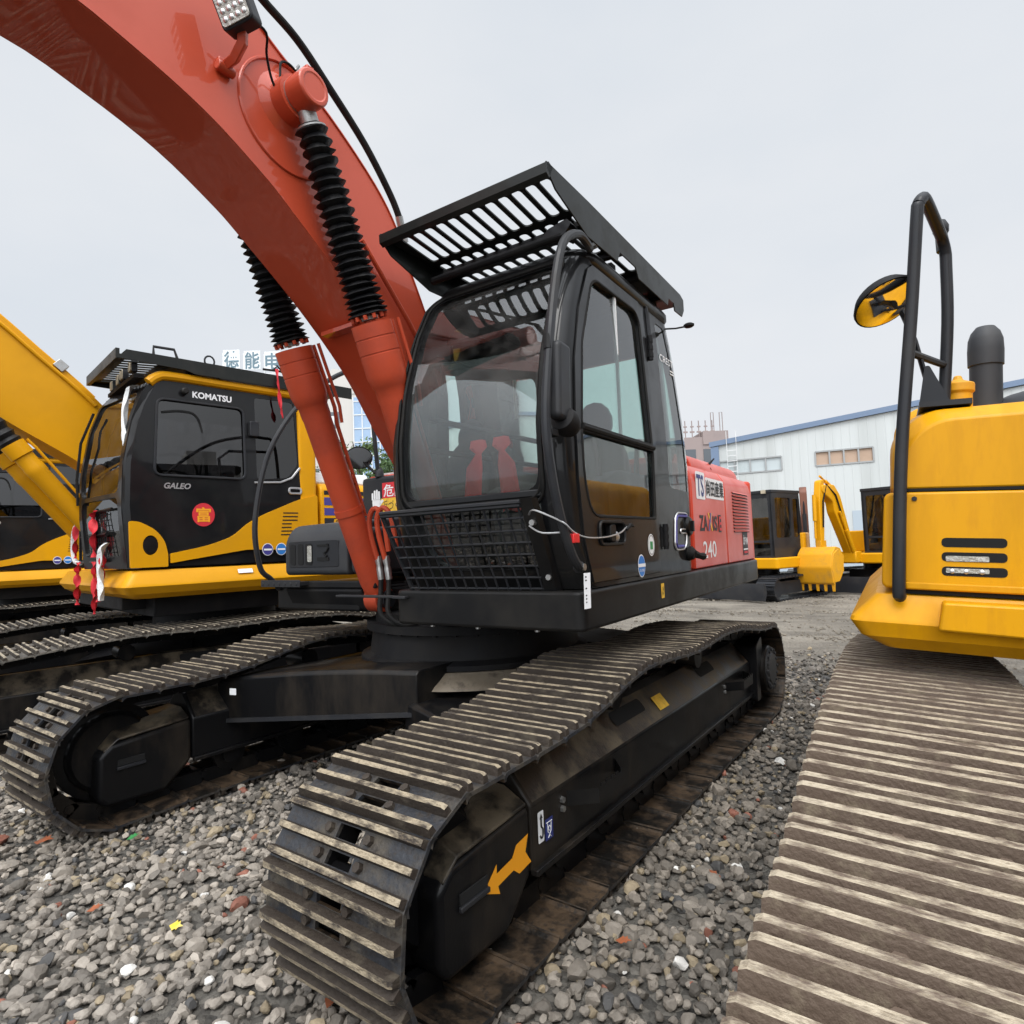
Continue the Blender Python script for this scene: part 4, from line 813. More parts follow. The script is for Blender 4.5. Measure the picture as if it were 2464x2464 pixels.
# deck with bevelled skirt
sk=[(1.36,1.12),(1.46,1.22),(1.47,1.245),(1.385,1.365),(1.30,1.37)]
def skirt_ring(o,z,y0=-1.19,y1=2.5,c=.16): return rpoly([(-1.385-o,y0-o),(-.5,y0-o),(.2,y0-o),(1.385+o,y0-o),(1.385+o,y1),(.9,y1+.3),(-.9,y1+.3),(-1.385-o,y1)],[.08,0,0,.08,.3,.2,.2,.3],4)
b=MB(); rows=[]
for o,z in ((-.05,1.115),(.03,1.16),(.075,1.225),(.07,1.25),(.0,1.365),(-.06,1.37)): rows.append([(x,y,z) for x,y in skirt_ring(o,z)])
b.loft(rows,closed=True,cap=True); b.build('deck_skirt',M['yel'],kom,angle=25)
# cab
kz=lambda z:1.38-max(0,z-2.2)*.05
kf0=lambda v: interp(v,[1.39,1.9,2.3,2.7,3.0,3.1],[-1.20,-1.245,-1.235,-1.17,-1.07,-.98])
b=MB(); kf=kf0; SKW=.15
kfs=lambda u,v: kf0(v)-SKW*(1.38-u)/1.05
ko=[(kf(z)+.05,z) for z in np.linspace(1.39,3.04,10)]+rpoly([(-.99,3.07),(-.86,3.13),(.40,3.13),(.40,1.39)],[.02,.05,.04,0])
kw=rrect(-.965,-.195,2.215,2.925,.07,5); kw=[(u+(.0 if u>-.5 else (-.035*(2.925-v)/.7)),v) for u,v in kw]; kq=rpoly([(-.08,2.22),(-.08,3.06),(.33,3.06),(.36,2.40),(.24,2.25)],.04)
b.plate(ko,[kw,kq],lambda u,v,d:(kz(v)-d,u,v),.05,sub=.15)
b.plate([(kf(z)+.05,z) for z in np.linspace(1.39,3.04,10)]+[(-.86,3.13),(.52,3.13),(.52,1.39)],[rrect(-.95,.3,1.9,2.95,.06)],lambda u,v,d:(.34+d,u,v),.05,sub=.15)
b.plate([(.39,1.39),(1.34,1.39),(1.34,3.09),(.39,3.09)],[rrect(.43,1.27,2.06,2.98,.08),rrect(.45,1.26,1.50,2.02,.08)],lambda u,v,d:(u,kfs(u,v)+d,v),.05,sub=.12)
rows=[]
for z in np.linspace(1.39,3.06,10): rows.append([(1.33,kfs(1.33,z),z),(kz(z)-.012,kf(z)+.012,z),(kz(z),kf(z)+.055,z)])
b.loft(rows); b.loft([[(.34,kf(z)+.05,z),(.34,kfs(.34,z)+.05,z),(.39,kfs(.39,z),z)] for z in np.linspace(1.39,3.06,8)])
b.plate([(.36,1.39),(1.37,1.39),(1.37,3.1),(.36,3.1)],[rrect(.45,1.25,2.0,2.95,.06)],lambda u,v,d:(u,.50+d,v),.04)
b.prism(rpoly([(.34,3.08),(1.335,3.08),(1.335,3.15),(.34,3.15)],.03),-.95,.52,'y')
b.box(.36,1.36,-1.1,.5,1.38,1.45)
KC=b.build('cab',M['cabblk'],kom,angle=30)
b=MB(); b.tube(smoothpath([(1.335,-1.03,3.06),(1.335,-.97,3.115),(1.335,-.86,3.145),(1.335,-.4,3.145),(1.335,.42,3.145),(1.345,.50,3.11),(1.36,.51,3.0)],5),.045,10); b.build('cab_roof_rail',M['yel'],kom)
b=MB(); b.prism(rpoly([(1.32,.365),(1.385,.365),(1.385,.56),(1.25,.585),(.4,.585),(.4,.54),(1.2,.54)],[.02,.03,.04,0,0,0,.03]),1.39,3.12,'z'); b.build('cab_rear_pillar',M['yel'],kom,bevel=.012)
b=MB(); b.plate(rpoly([(-.88,1.505),(-.88,1.42),(-.2,1.52),(.555,1.50),(.555,2.08),(.36,2.03),(-.04,1.86),(-.20,1.77),(-.32,1.655),(-.55,1.57)],[.01,.01,.05,.02,.02,.05,.08,.08,.08,.1]),[],lambda u,v,d:(1.402-d,u,v),.03); sp=b.build('swept_side_panel',M['yel'],kom,bevel=.006)
b=MB()
for i in range(7): z=1.655+i*.034; s=.008*i; b.box(1.399,1.404,.145+s*.6,.31+s*.5-(.06 if i in (2,3) else 0),z+s*.4,z+.012+s*.4)
b.build('vent_slot',M['dark'],sp)
b=MB(); b.plate(rpoly([(-1.195,1.39),(-1.205,1.80),(-1.13,1.795),(-1.0,1.725),(-.925,1.62),(-.90,1.50),(-.90,1.39)],[.01,.02,.06,.06,.05,.02,.01]),[circ(-1.04,1.585,.062,24,.088)],lambda u,v,d:(1.404-d,u,v),.03); cq=b.build('front_corner_panel',M['yel'],kom,bevel=.006)
b=MB(); b.lathe((1.385,-1.04,1.585),(1.40,-1.04,1.585),[(0,.085),(.008,.08),(.012,.06)],20); b.build('corner_lamp_hole',M['blk'],cq)
b=MB(); b.plate([(p[0],p[1]) for p in kw],[],lambda u,v,d:(kz(v)-.014-d,u,v),.004,sub=.2); b.build('door_window',M['glassk'],KC)
b=MB(); b.plate([(p[0],p[1]) for p in kq],[],lambda u,v,d:(kz(v)-.006-d,u,v),.004,sub=.2); b.build('rear_side_window',M['glassk'],KC)
b=MB(); b.tube([(kz(v)+.004,u,v) for u,v in kw],.012,6,closed=True); b.build('window_trim',M['dkgrey'],KC)
b=MB(); b.tube([(1.385,-.11,2.185),(1.385,.16,2.20),(1.385,.28,2.25),(1.385,.37,2.36)],.011,6); b.tube([(1.386,u,v) for u,v in rrect(.25,.38,2.09,2.145,.026)],.012,6,closed=True); b.build('silver_trim',M['silver'],KC)
b=MB(); b.box(.42,1.29,-1.22,-1.215,2.04,3.0,M=IDM); b=MB(); grid_sheet(b,.42,1.29,2.03,3.0,lambda u,v:(u,kfs(u,v)+.02,v)); b.build('windscreen',M['glassk2'],KC)
b=MB(); grid_sheet(b,.44,1.27,1.48,2.03,lambda u,v:(u,kfs(u,v)+.02,v),4,4); b.build('lower_windscreen',M['glassk2'],KC)
b=MB(); b.prism(rrect(-.15,-.06,2.65,2.80,.015),1.35,1.405); b.build('door_hinge',M['dkgrey'],KC,bevel=.006)
b=MB(); b.tube([(kz(2.9)-.03,-.50,2.93),(kz(2.3)-.03,-.61,2.22)],.008,6); b.build('sliding_window_edge',M['dkgrey'],KC)
b=MB(); b.tube(smoothpath([(1.33,-.93,2.80),(1.33,-.75,2.83),(1.33,-.62,2.78),(1.33,-.56,2.5),(1.33,-.54,2.23)],5),.016,6); b.tube(smoothpath([(1.33,-.95,2.40),(1.33,-.8,2.42),(1.33,-.66,2.36),(1.33,-.62,2.24)],5),.013,6); b.build('interior_handle',M['rubber'],KC)
b=MB(); b.prism(rpoly([(-.45,1.6),(-.45,1.8),(.0,1.82),(.0,1.6)],.05),.6,1.1); b.prism(rpoly([(-.05,1.75),(.0,2.6),(.12,2.6),(.12,1.75)],.05),.62,1.08); b.box(.42,1.3,-.4,.4,1.42,1.72); b.build('operator_seat',M['seat'],KC,bevel=.03)
b=MB(); b.lathe((1.36,-.74,3.015),(1.40,-.74,3.015),[(0,.032),(.03,.032),(.04,.02)],14); b.build('round_marker',M['blk'],KC)
KV=(0,1,0),(0,0,1)
text('lettering','KOMATSU',KC,(kz(3.0)+.003,-.665,2.972),KV[0],KV[1],.062,M['white'],width=.36,bold=.035,ext=.001)
text('lettering','GALEO',KC,(1.384,-.925,2.095),KV[0],KV[1],.055,M['silver'],width=.225,bold=.03,shear=.25,ext=.003)
s=disc('lucky_sticker',KC,(1.381,-.59,1.86),KV[0],KV[1],.10,.11,M['redst'],lift=.002); text('sticker_text','富',s,(1.381,-.655,1.79),KV[0],KV[1],.14,M['orange'],width=.13,bold=.02,ext=.004)
for y,c in ((.005,'purple'),(.145,'blue')):
    s=disc('round_sticker',sp,(1.403,y,1.515),KV[0],KV[1],.056,.062,M['white'],lift=.001); disc('sticker_centre',s,(1.403,y,1.515),KV[0],KV[1],.05,.055,M[c],lift=.003)
    flat('sticker_band',s,(1.403,y-.04,1.505),KV[0],KV[1],[(0,0),(.08,0),(.08,.018),(0,.018)],M['white'],lift=.005)
flat('skirt_label',kom,(1.4415,-.30,1.295),(0,1,0),(-.55,0,.83),[(0,0),(.14,0),(.14,.045),(0,.045)],M['whitep'],lift=.004)
b=MB(); b.plate([(.25,-1.27),(1.40,-1.27),(1.40,1.0),(.25,1.0)],[rrect(.33+i*.085,.385+i*.085,ya,yb,.02,3) for ya,yb in ((-1.2,-.9),(-.3,.2)) for i in range(12)],lambda u,v,d:(u,v,3.30-d-.10*max(0,-.9-v)),.01)
for x in (.25,1.40): b.prism([(-1.29,3.225),(-1.22,3.31),(1.0,3.31),(1.0,3.185),(-.66,3.185),(-.74,3.21)],x-.005,x+.005)
b.box(.25,1.40,-1.30,-1.27,3.22,3.31)
for x in (.4,1.27):
    for y in (-.65,.35): b.box(x-.03,x+.03,y-.04,y+.04,3.14,3.30)
kg=b.build('roof_guard',M['guard'],kom,angle=25)
b=MB(); b.tube([(1.38,-1.0,3.30),(1.38,-1.0,3.385),(1.38,-.83,3.39),(1.38,-.80,3.30)],.014,6); b.tube([(1.38,-.52+.045*math.cos(t),3.34+.05*math.sin(t)) for t in np.linspace(0,6.28,14)],.009,6); b.build('guard_loop',M['dkgrey'],kg)
b=MB(); b.tube([(1.37,.0,3.36),(1.41,.12,3.355),(1.42,.6,3.34)],.012,6); b.tube([(1.37,.1,3.36),(1.40,.14,3.41),(1.40,.2,3.35)],.010,6); b.build('guard_antenna',M['rubber'],kg)
for i,(x,z) in enumerate(((.42,3.16),(.66,3.17),(.80,3.19),(1.10,3.20))):
    b=MB(); b.prism(rrect(x-.05,x+.05,z-.01,z+.10,.012),-1.12,-1.07,'y'); l=b.build('roof_work_lamp',M['dkgrey'],kom,bevel=.006); b=MB(); b.prism(rrect(x-.043,x+.043,z,z+.09,.01),-1.128,-1.12,'y'); b.build('lamp_lens',M['beige'],l)
b=MB(); b.box(.36,1.30,-1.14,-1.06,3.10,3.135); b.build('lamp_rail',M['blkm'],kom)
b=MB()
for i in range(9): b.tube([(.20,-1.33,1.48+i*.05),(1.02,-1.29,1.48+i*.05)],.004,5)
for i in range(15): b.tube([(.20+i*.058,-1.33+i*.0028,1.47),(.20+i*.058,-1.33+i*.0028,1.90)],.004,5)
b.tube([(.18,-1.335,1.46),(.18,-1.335,1.92),(1.18,-1.285,1.92)],.014,6); b.tube([(.18,-1.335,1.46),(.95,-1.295,1.46)],.014,6); b.tube([(.2,-1.33,1.70),(1.02,-1.29,1.70)],.02,4); b.tube([(.76,-1.305,1.46),(.76,-1.305,1.95)],.018,6)
kmg=b.build('windscreen_mesh_guard',M['blk'],kom)
b=MB(); b.tube(smoothpath([(.14,-1.34,1.84),(.06,-1.36,1.80),(.03,-1.37,1.70),(.03,-1.37,1.55),(.08,-1.36,1.47),(.20,-1.34,1.45)],5),.022,8); b.build('wrapped_handle',M['bubble'],kom)
b=MB(); b.tube([(.42,-1.40,2.0),(.43,-1.41,2.25),(.44,-1.38,2.6),(.46,-1.28,2.9)],.012,6); b.build('wiper_arm',M['rubber'],kom)
# hood, counterweight, tool box and rails
b=MB(); b.prism(rpoly([(1.385,1.37),(1.385,2.16),(1.32,2.22),(-1.32,2.22),(-1.385,2.16),(-1.385,1.37)],[0,.06,.06,.06,.06,0]),.60,2.75,'y'); kh=b.build('engine_hood',M['yel'],kom,bevel=.02)
b=MB(); b.prism(rpoly([(.5,2.22),(1.25,2.22),(1.2,2.36),(.5,2.36)],.04),.62,1.3,'y'); b.build('hood_cover',M['alu'],kh,bevel=.02)
for z0,z1,mt in ((1.975,2.06,'purple'),(1.865,1.945,'purple'),(2.09,2.135,'dkgrey')): flat('purple_band',kh,(1.3862,.64,z0),*KV,[(0,0),(1.2,0),(1.2,z1-z0),(0,z1-z0)],M[mt],lift=.0015)
bd=flat('model_band',kh,(1.3862,.64,1.735),*KV,[(0,0),(1.2,0),(1.2,.10),(0,.10)],M['ink'],lift=.0015); text('lettering','PC200',bd,(1.3862,.74,1.75),*KV,.075,M['yelw'],width=.40,bold=.03,shear=.15,ext=.003)
b=MB(); b.prism(rpoly([(-1.36,2.6),(1.36,2.6),(1.2,2.95),(.6,3.1),(-.6,3.1),(-1.2,2.95)],.12),1.12,2.2,'z'); b.build('counterweight',M['yel'],kom,bevel=.05)
b=MB(); b.prism(rpoly([(-1.0,1.37),(-1.0,1.75),(-.9,1.85),(.0,1.9),(.0,1.37)],.05),-1.34,-.55); b.prism(rpoly([(.0,1.37),(.0,2.15),(.6,2.15),(.6,1.37)],.04),-1.36,-.45); b.build('tool_box',M['yel'],kom,bevel=.03)
b=MB(); b.tube(smoothpath([(-1.36,-.95,1.4),(-1.36,-.95,2.0),(-1.36,-.6,2.5),(-1.36,.1,2.6),(-1.36,.3,2.2)],5),.018,8); b.build('handrail',M['dkgrey'],kom)
# boom and its cylinders
klow=[(-5.2,1.9),(-4.4,2.85),(-3.7,3.25),(-3.0,3.30),(-2.4,3.10),(-1.8,2.735),(-1.34,2.45),(-.9,2.12),(-.5,1.75),(-.28,1.5)]
kupp=[(-5.0,2.15),(-4.5,3.0),(-3.9,3.7),(-3.2,4.12),(-2.6,4.15),(-2.2,3.97),(-1.95,3.79),(-1.64,3.51),(-1.19,3.10),(-.6,2.42),(-.08,1.66)]
kl_=[tuple(p)[:2] for p in smoothpath([(a,c,0) for a,c in klow],4)]; ku_=[tuple(p)[:2] for p in smoothpath([(a,c,0) for a,c in kupp],4)]
b=MB(); b.prism(ku_+[(-.17+.14*math.cos(a),1.52+.14*math.sin(a)) for a in np.linspace(.9,-2.4,9)]+kl_[::-1],-.235,.175); kb=b.build('boom',M['yel'],kom,bevel=.008)
b=MB()
for x,o in ((.12,.035),(.19,-.06)):
    pts=[(x,y-.02,z+o) for y,z in ku_[8:-8]]; b.tube(pts,.018,8)
b.build('boom_pipe',M['yel'],kb)
b=MB(); b.box(.08,.20,-.05,.05,-.04,.05,M=Matrix.Translation((0,-1.5,3.40))@Matrix.Rotation(R(-42),4,'X')); b.build('pipe_clamp',M['steel'],kb,bevel=.004)
b=MB()
for x in (-.20,.14): b.prism(rpoly([(-.5,1.3),(-.3,1.75),(.0,1.75),(.4,1.3)],.08),x,x+.05)
b.build('boom_bracket',M['yel'],kom)
kd=Vector((0,-.62,.80)).normalized(); kf0=Vector((0,-.92,1.33))
for x in (-.36,.30):
    f=Vector((x,kf0.y,kf0.z)); at=lambda t: tuple(f+kd*t); b=MB()
    b.lathe(at(-.05),at(2),[(0,.05),(.05,.08),(.12,.083),(1.28,.083),(1.30,.088),(1.36,.088),(1.38,.083),(1.48,.083),(1.49,.10),(1.62,.10),(1.62,.05)],24); b.cyl((x-.06,f.y,f.z),(x+.06,f.y,f.z),.09); kc=b.build('boom_cylinder',M['yel'],kom)
    b=MB(); b.cyl(at(1.55),at(2.35),.05); b.build('cylinder_rod',M['steel'],kc)
    b=MB(); b.lathe(at(1.57),at(2.3),[(0,.09),(.03,.10),(.06,.075),(.1,.095),(.14,.075),(.2,.095),(.26,.075),(.4,.09),(.6,.07)],18); b.build('bellows',M['bellow'],kc)
    b=MB(); nr=Vector((0,kd.z,-kd.y)); b.tube([f+kd*1.55+nr*.12,f+kd*1.45+nr*.13,f+kd*.3+nr*.12,f+kd*.1+nr*.07],.014,8); b.build('cylinder_pipe',M['yel'],kc)
# loose ribbons and wrap strips hanging on it (things of their own)
def ribbon(name,pts,w,mat,label,cat,group=None,thick=.006,twist=1.0):
    b=MB(); rows=[]; P=smoothpath(pts,7); n=len(P)
    for i,p in enumerate(P):
        u_=i/max(1,n-1); ww=w*(.62+.38*min(1,u_*4))*(1+.14*math.sin(i*.7+w*90))*(1-.35*max(0,u_-.8)*5); a=twist*math.sin(i*.55+w*50)
        d=Vector((math.cos(a),math.sin(a),0))*ww; e=Vector((-math.sin(a),math.cos(a),0))*(thick+.25*ww)
        rows.append([p-d,p-e*.6,p+d*.3,p+d,p+e,p-d*.3])
    b.loft(rows,closed=True,cap=True); o=b.build(name,mat,None,angle=60); return tag(o,label,cat,group)
rg='red ribbons tied to the yellow excavator'
ribbon('red_ribbon',[(.16,-1.36,1.93),(.15,-1.37,1.85),(.13,-1.37,1.68),(.13,-1.37,1.5)],.035,M['ribbon'],'dark red ribbon tied at the corner of the mesh guard beside the white wrapped handle','ribbon',rg)
ribbon('red_ribbon',[(.27,-1.37,1.46),(.28,-1.38,1.36),(.27,-1.38,1.22),(.275,-1.38,1.05)],.04,M['ribbon'],'red ribbon hanging below the mesh guard corner, in front of the yellow skirt tip','ribbon',rg)
ribbon('red_ribbon',[(.80,-1.335,1.93),(.76,-1.345,1.86),(.79,-1.345,1.70),(.80,-1.345,1.50)],.045,M['ribbon'],'wide red ribbon bow tied to the top rail of the mesh guard','ribbon',rg)
ribbon('red_ribbon',[(.72,-1.33,1.46),(.75,-1.335,1.35),(.75,-1.335,1.15),(.76,-1.335,.98)],.032,M['ribbon'],'longest red ribbon, hanging below the mesh guard towards the track','ribbon',rg)
ribbon('red_ribbon',[(1.10,-1.34,1.56),(1.14,-1.35,1.42),(1.02,-1.35,1.24),(.98,-1.35,1.10)],.04,M['ribbon'],'red ribbon hanging behind the white bubble wrap strip at the cab corner','ribbon',rg)
ribbon('red_ribbon',[(1.43,.12,3.37),(1.435,.13,3.2),(1.435,.15,3.0),(1.435,.17,2.86)],.022,M['ribbon'],'thin red ribbon hanging from the aerial over the yellow excavator roof guard','ribbon',rg)
wg='bubble wrap strips on the yellow excavator'
ribbon('bubble_wrap_strip',[(1.20,-1.33,1.62),(1.16,-1.37,1.55),(1.13,-1.37,1.40),(1.16,-1.37,1.25),(1.17,-1.37,1.12)],.05,M['bubble'],'white bubble wrap strip hanging from the lower cab corner of the yellow excavator','bubble wrap',wg,.02,.3)
ribbon('bubble_wrap_strip',[(1.28,-1.10,3.03),(1.18,-1.15,3.02),(1.20,-1.19,2.85),(1.26,-1.21,2.6),(1.29,-1.20,2.42)],.042,M['bubble'],'white bubble wrap strip dangling from the upper cab corner of the yellow excavator','bubble wrap',wg,.02,.3)
CUR[0]=IDM
# a twin of it further left, mostly hidden
for o in [c for c in kom.children]: pass
kom2=copy_tree(kom); kom2.matrix_basis=Matrix.Translation((-10.4,.45,0))@Matrix.Rotation(R(-10),4,'Z')
for o in list(kom2.children_recursive):
    if o.name.split('.')[0] in ('lucky_sticker','sticker_text','skirt_label'): bpy.data.objects.remove(o)
tag(kom2,'farthest yellow excavator, glimpsed behind the boom cylinders of the ribboned one','excavator')

# ------------------------------------------------------------------ yellow machine at the right edge
rm=thing('crawler_excavator','yellow excavator with tall black handrail, round mirror, exhaust stack and mud-caked track','excavator',(3.85,-.77,0),0)
rm.matrix_basis=Matrix.Translation((3.85,-.77,-.075))@Matrix.Rotation(R(3.8),4,'Z')@Matrix.Rotation(R(3.2),4,'Y'); CUR[0]=WORLD(rm)@Matrix.Translation((-.072,0,0))
RTOP=[(-2.4,.79),(-1.75,.81),(-1.2,.835),(-.9,.88),(-.45,.91),(.2,.92),(.7,.90),(1.2,.86),(1.7,.80)]
RPATH=track_path(-2.4,1.7,.4,.39,RTOP)
for sx in (-1,1):
    make_track(rm,sx*1.185,RPATH,.295,SH_R,.55,gh=.034,bw=.0115)
    wheels(rm,sx*1.185,-2.36,.40,.28,1.68,.40,.26,.79,(-1.6,-1.0,-.4,.2,.8),((-.5,.70),(.8,.70)))
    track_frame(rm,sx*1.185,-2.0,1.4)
b=MB(); b.prism(rpoly([(-.6,-.9),(.6,-.9),(.6,.6),(-.6,.6)],.1),.5,.74,'z'); b.box(-1.0,1.0,-.9,-.4,.5,.7); b.box(-1.0,1.0,.2,.6,.5,.7); b.lathe((0,-.1,.7),(0,-.1,1.06),[(0,.7),(.36,.66)],36); b.build('car_body',M['frame'],rm,bevel=.01)
b=MB(); rows=[]
for o,z in ((-.03,1.015),(.05,1.06),(.085,1.115),(.08,1.13),(.0,1.215),(-.06,1.225)): rows.append([(x,y,z) for x,y in rpoly([(-1.335-o,.0-o*.6),(1.335+o,.0-o*.6),(1.335+o,2.6),(.8,2.9),(-.8,2.9),(-1.335-o,2.6)],[.05,.05,.3,.2,.2,.3],4)])
b.loft(rows,closed=True,cap=True); rs=b.build('deck_skirt',M['yelr'],rm,angle=25)
b=MB(); b.prism(rpoly([(-1.145,1.105),(-1.13,1.205),(-.45,1.205),(-.45,1.09)],.012),-.10,0,'y'); b.build('front_bumper_step',M['yelr'],rs,bevel=.012)
b=MB(); b.prism(rpoly([(-1.245,1.265),(-1.23,1.238),(-.46,1.238),(-.46,1.595),(-1.245,1.595)],[.02,.02,.02,.02,.02]),-.015,.5,'y'); b.prism(rpoly([(-1.315,1.235),(-1.225,1.245),(-1.20,1.595),(-1.305,1.595)],.03),.0,.9,'y')
tb=b.build('tool_box',M['yelr'],rm,bevel=.022,seg=3)
b=MB(); b.box(-1.24,-.46,-.018,.02,1.238,1.266); b.build('box_sill',M['yelr'],tb,bevel=.006)
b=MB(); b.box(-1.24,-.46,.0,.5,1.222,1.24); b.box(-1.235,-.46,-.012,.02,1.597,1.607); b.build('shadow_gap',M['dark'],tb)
b=MB()
for z in (1.412,1.361,1.310): b.prism(rrect(-1.13,-.945,z-.0165,z+.0165,.0164,5),-.0165,-.005,'y')
b.build('lamp_slot',M['dark'],tb)
b=MB()
for z in (1.3515,1.3105): b.prism(rrect(-1.118,-.995,z-.006,z+.013 if z>1.33 else z+.010,.004),-.0185,-.01,'y')
b.build('lamp_lens',M['lens'],tb)
b=MB()
for x in (-1.10,-1.06,-1.015): b.sphere((x,-.0175,1.31),.009,8,sy=.4)
b.build('lamp_reflector',M['silver'],tb)
b=MB(); b.box(-.78,-.776,-.0175,-.01,1.27,1.59); b.build('panel_seam',M['dark'],tb)
for x,z in ((-1.21,1.57),(-.80,1.57),(-.80,1.29)): b=MB(); b.cyl((x,-.02,z),(x,-.012,z),.009,n=6); b.build('panel_bolt',M['dkgrey'],tb)
b=MB(); rows=[]
for y,x0,zt in ((.0,-1.245,1.855),(.05,-1.275,1.90),(.14,-1.285,1.915),(1.3,-1.285,1.93),(2.5,-1.285,1.93)):
    rows.append([(p[0],y,p[1]) for p in rpoly([(x0,1.607),(x0,zt-.10),(x0+.10,zt),(-.40,zt+.015),(-.40,1.607)],[.01,.10,.06,.02,.01],5)])
b.loft(rows,closed=True,cap=True); b.build('tank_cover',M['yelr'],rm,bevel=.012,angle=40)
b=MB(); b.prism(rpoly([(-1.27,1.225),(-1.27,1.98),(-1.18,2.07),(1.2,2.07),(1.27,1.98),(1.27,1.225)],[0,.09,.09,.09,.09,0]),.9,3.75,'y'); b.build('engine_hood',M['yelr'],rm,bevel=.05,seg=4)
b=MB(); b.prism(rpoly([(.30,1.23),(1.32,1.23),(1.28,2.9),(.36,2.9)],.06),.05,1.5,'y'); rc=b.build('cab',M['cabblk'],rm,bevel=.05)
b=MB(); b.prism(rrect(.40,1.22,1.75,2.8,.06),.035,.05,'y'); b.build('windscreen',M['win'],rc); b=MB(); b.prism(rrect(.2,1.35,1.8,2.75,.06),1.315,1.325,'x'); b.build('door_window',M['win'],rc)
b=MB(); b.prism([(.5,1.3),(.0,2.3),(-.9,3.4),(-1.6,3.9),(-1.7,3.5),(-.9,2.9),(-.2,2.0),(.1,1.3)],-.22,.18); b.build('boom',M['yelr'],rm,bevel=.01)
hp=[(-1.262,-.035,1.215),(-1.262,-.05,1.27),(-1.225,-.03,1.75),(-1.165,.0,2.25),(-1.125,.0,2.62),(-1.117,.005,2.665),(-1.105,.02,2.69),(-1.09,.06,2.695),(-1.04,.27,2.655),(-1.028,.32,2.635),(-1.02,.345,2.595),(-1.02,.35,2.54),(-1.03,.35,2.3),(-1.065,.35,1.94)]
hp=[(x+.068-.052*z,y,z) for x,y,z in hp]
b=MB(); b.tube(smoothpath(hp,5),.0215,12); b.tube([(-1.222,.0,2.115),(-1.094,.345,2.13)],.014,8); b.sphere((-1.10,.36,2.70),.03,10,sz=1.4); b.tube([(-1.10,.36,2.70),(-1.095,.345,2.6)],.022,8); rh=b.build('handrail',M['dkgrey'],rm)
b=MB(); b.tube([(-1.24,.10,2.30),(-1.20,.10,2.18),(-1.16,.14,2.02),(-1.13,.16,1.93)],[.03,.024,.024,.03],8,squash=.4); b.prism(rpoly([(-1.19,1.92),(-1.17,2.08),(-1.155,2.08),(-1.09,1.935)],.01),.10,.13,'y'); b.box(-1.19,-1.03,.05,.40,1.915,1.935); mb_=b.build('mirror_arm',M['dkgrey'],rm)
Mr=Matrix.Translation((-1.305,.08,2.36))@Vector((.42,-.36,-.83)).to_track_quat('-Y','Z').to_matrix().to_4x4()
b=MB(); b.lathe((0,.03,0),(0,-.03,0),[(0,.05),(.02,.10),(.05,.118),(.06,.118)],30); rmm=b.build('rear_view_mirror',M['blkm'],rm,M=CUR[0]@Mr)
b=MB(); rows=[[(r*math.cos(a*math.pi/15),-.031-.018*(1-(r/.112)**2),r*math.sin(a*math.pi/15)) for a in range(30)] for r in (.112,.09,.06,.03,.004)]; b.loft(rows,closed=True,cap=True); b.build('mirror_glass',M['mirror'],rmm,M=CUR[0]@Mr)
b=MB(); b.lathe((-1.045,.42,1.93),(-1.045,.42,2.4),[(0,.050),(.09,.050),(.095,.058),(.13,.058),(.135,.045),(.145,.02),(.165,.012)],20); b.build('filler_cap',M['yelw'],rm,bevel=.004)
b=MB(); b.lathe((-.91,.82,1.95),(-.91,.82,2.5),[(0,.062),(.26,.062),(.262,.068),(.33,.069),(.38,.066),(.415,.055),(.44,.036),(.45,.0)],24); b.build('exhaust_stack',M['grey'],rm)
b=MB(); b.sphere((-.50,.95,1.97),.46,24,sy=.75,sz=.34); b.build('engine_cover_dome',M['grey'],rm)
CUR[0]=IDM

# apartment blocks beyond the frame on the right, whose reflections show in the cab windows
for k,(x,y,wd,h,nm) in enumerate(((62,6,17,17.5,'pale'),(64,26,15,14.5,'brownish'),(58,-16,16,16.5,'grey'))):
    t=thing('apartment_block',nm+' apartment block beyond the yard, seen only as a reflection in the dark cab windows','building',(x,y,0),R(-90)); CUR[0]=WORLD(t)
    b=MB(); b.box(-wd/2,wd/2,0,10,0,h); b.box(-wd/2+2,-wd/2+5,2,6,h,h+2.4); b.box(1,4,2,6,h,h+2.0); b.build('wall',(M['bwall'],M['brick'],M['alud'])[k],t)
    for i in range(6):
        for j in range(5): b=MB(); q=-wd/2+1.2+i*(wd-2)/6; b.box(q,q+1.4,-.06,.03,1.6+j*3.0,3.2+j*3.0); b.build('window',M['win'],t)
    CUR[0]=IDM
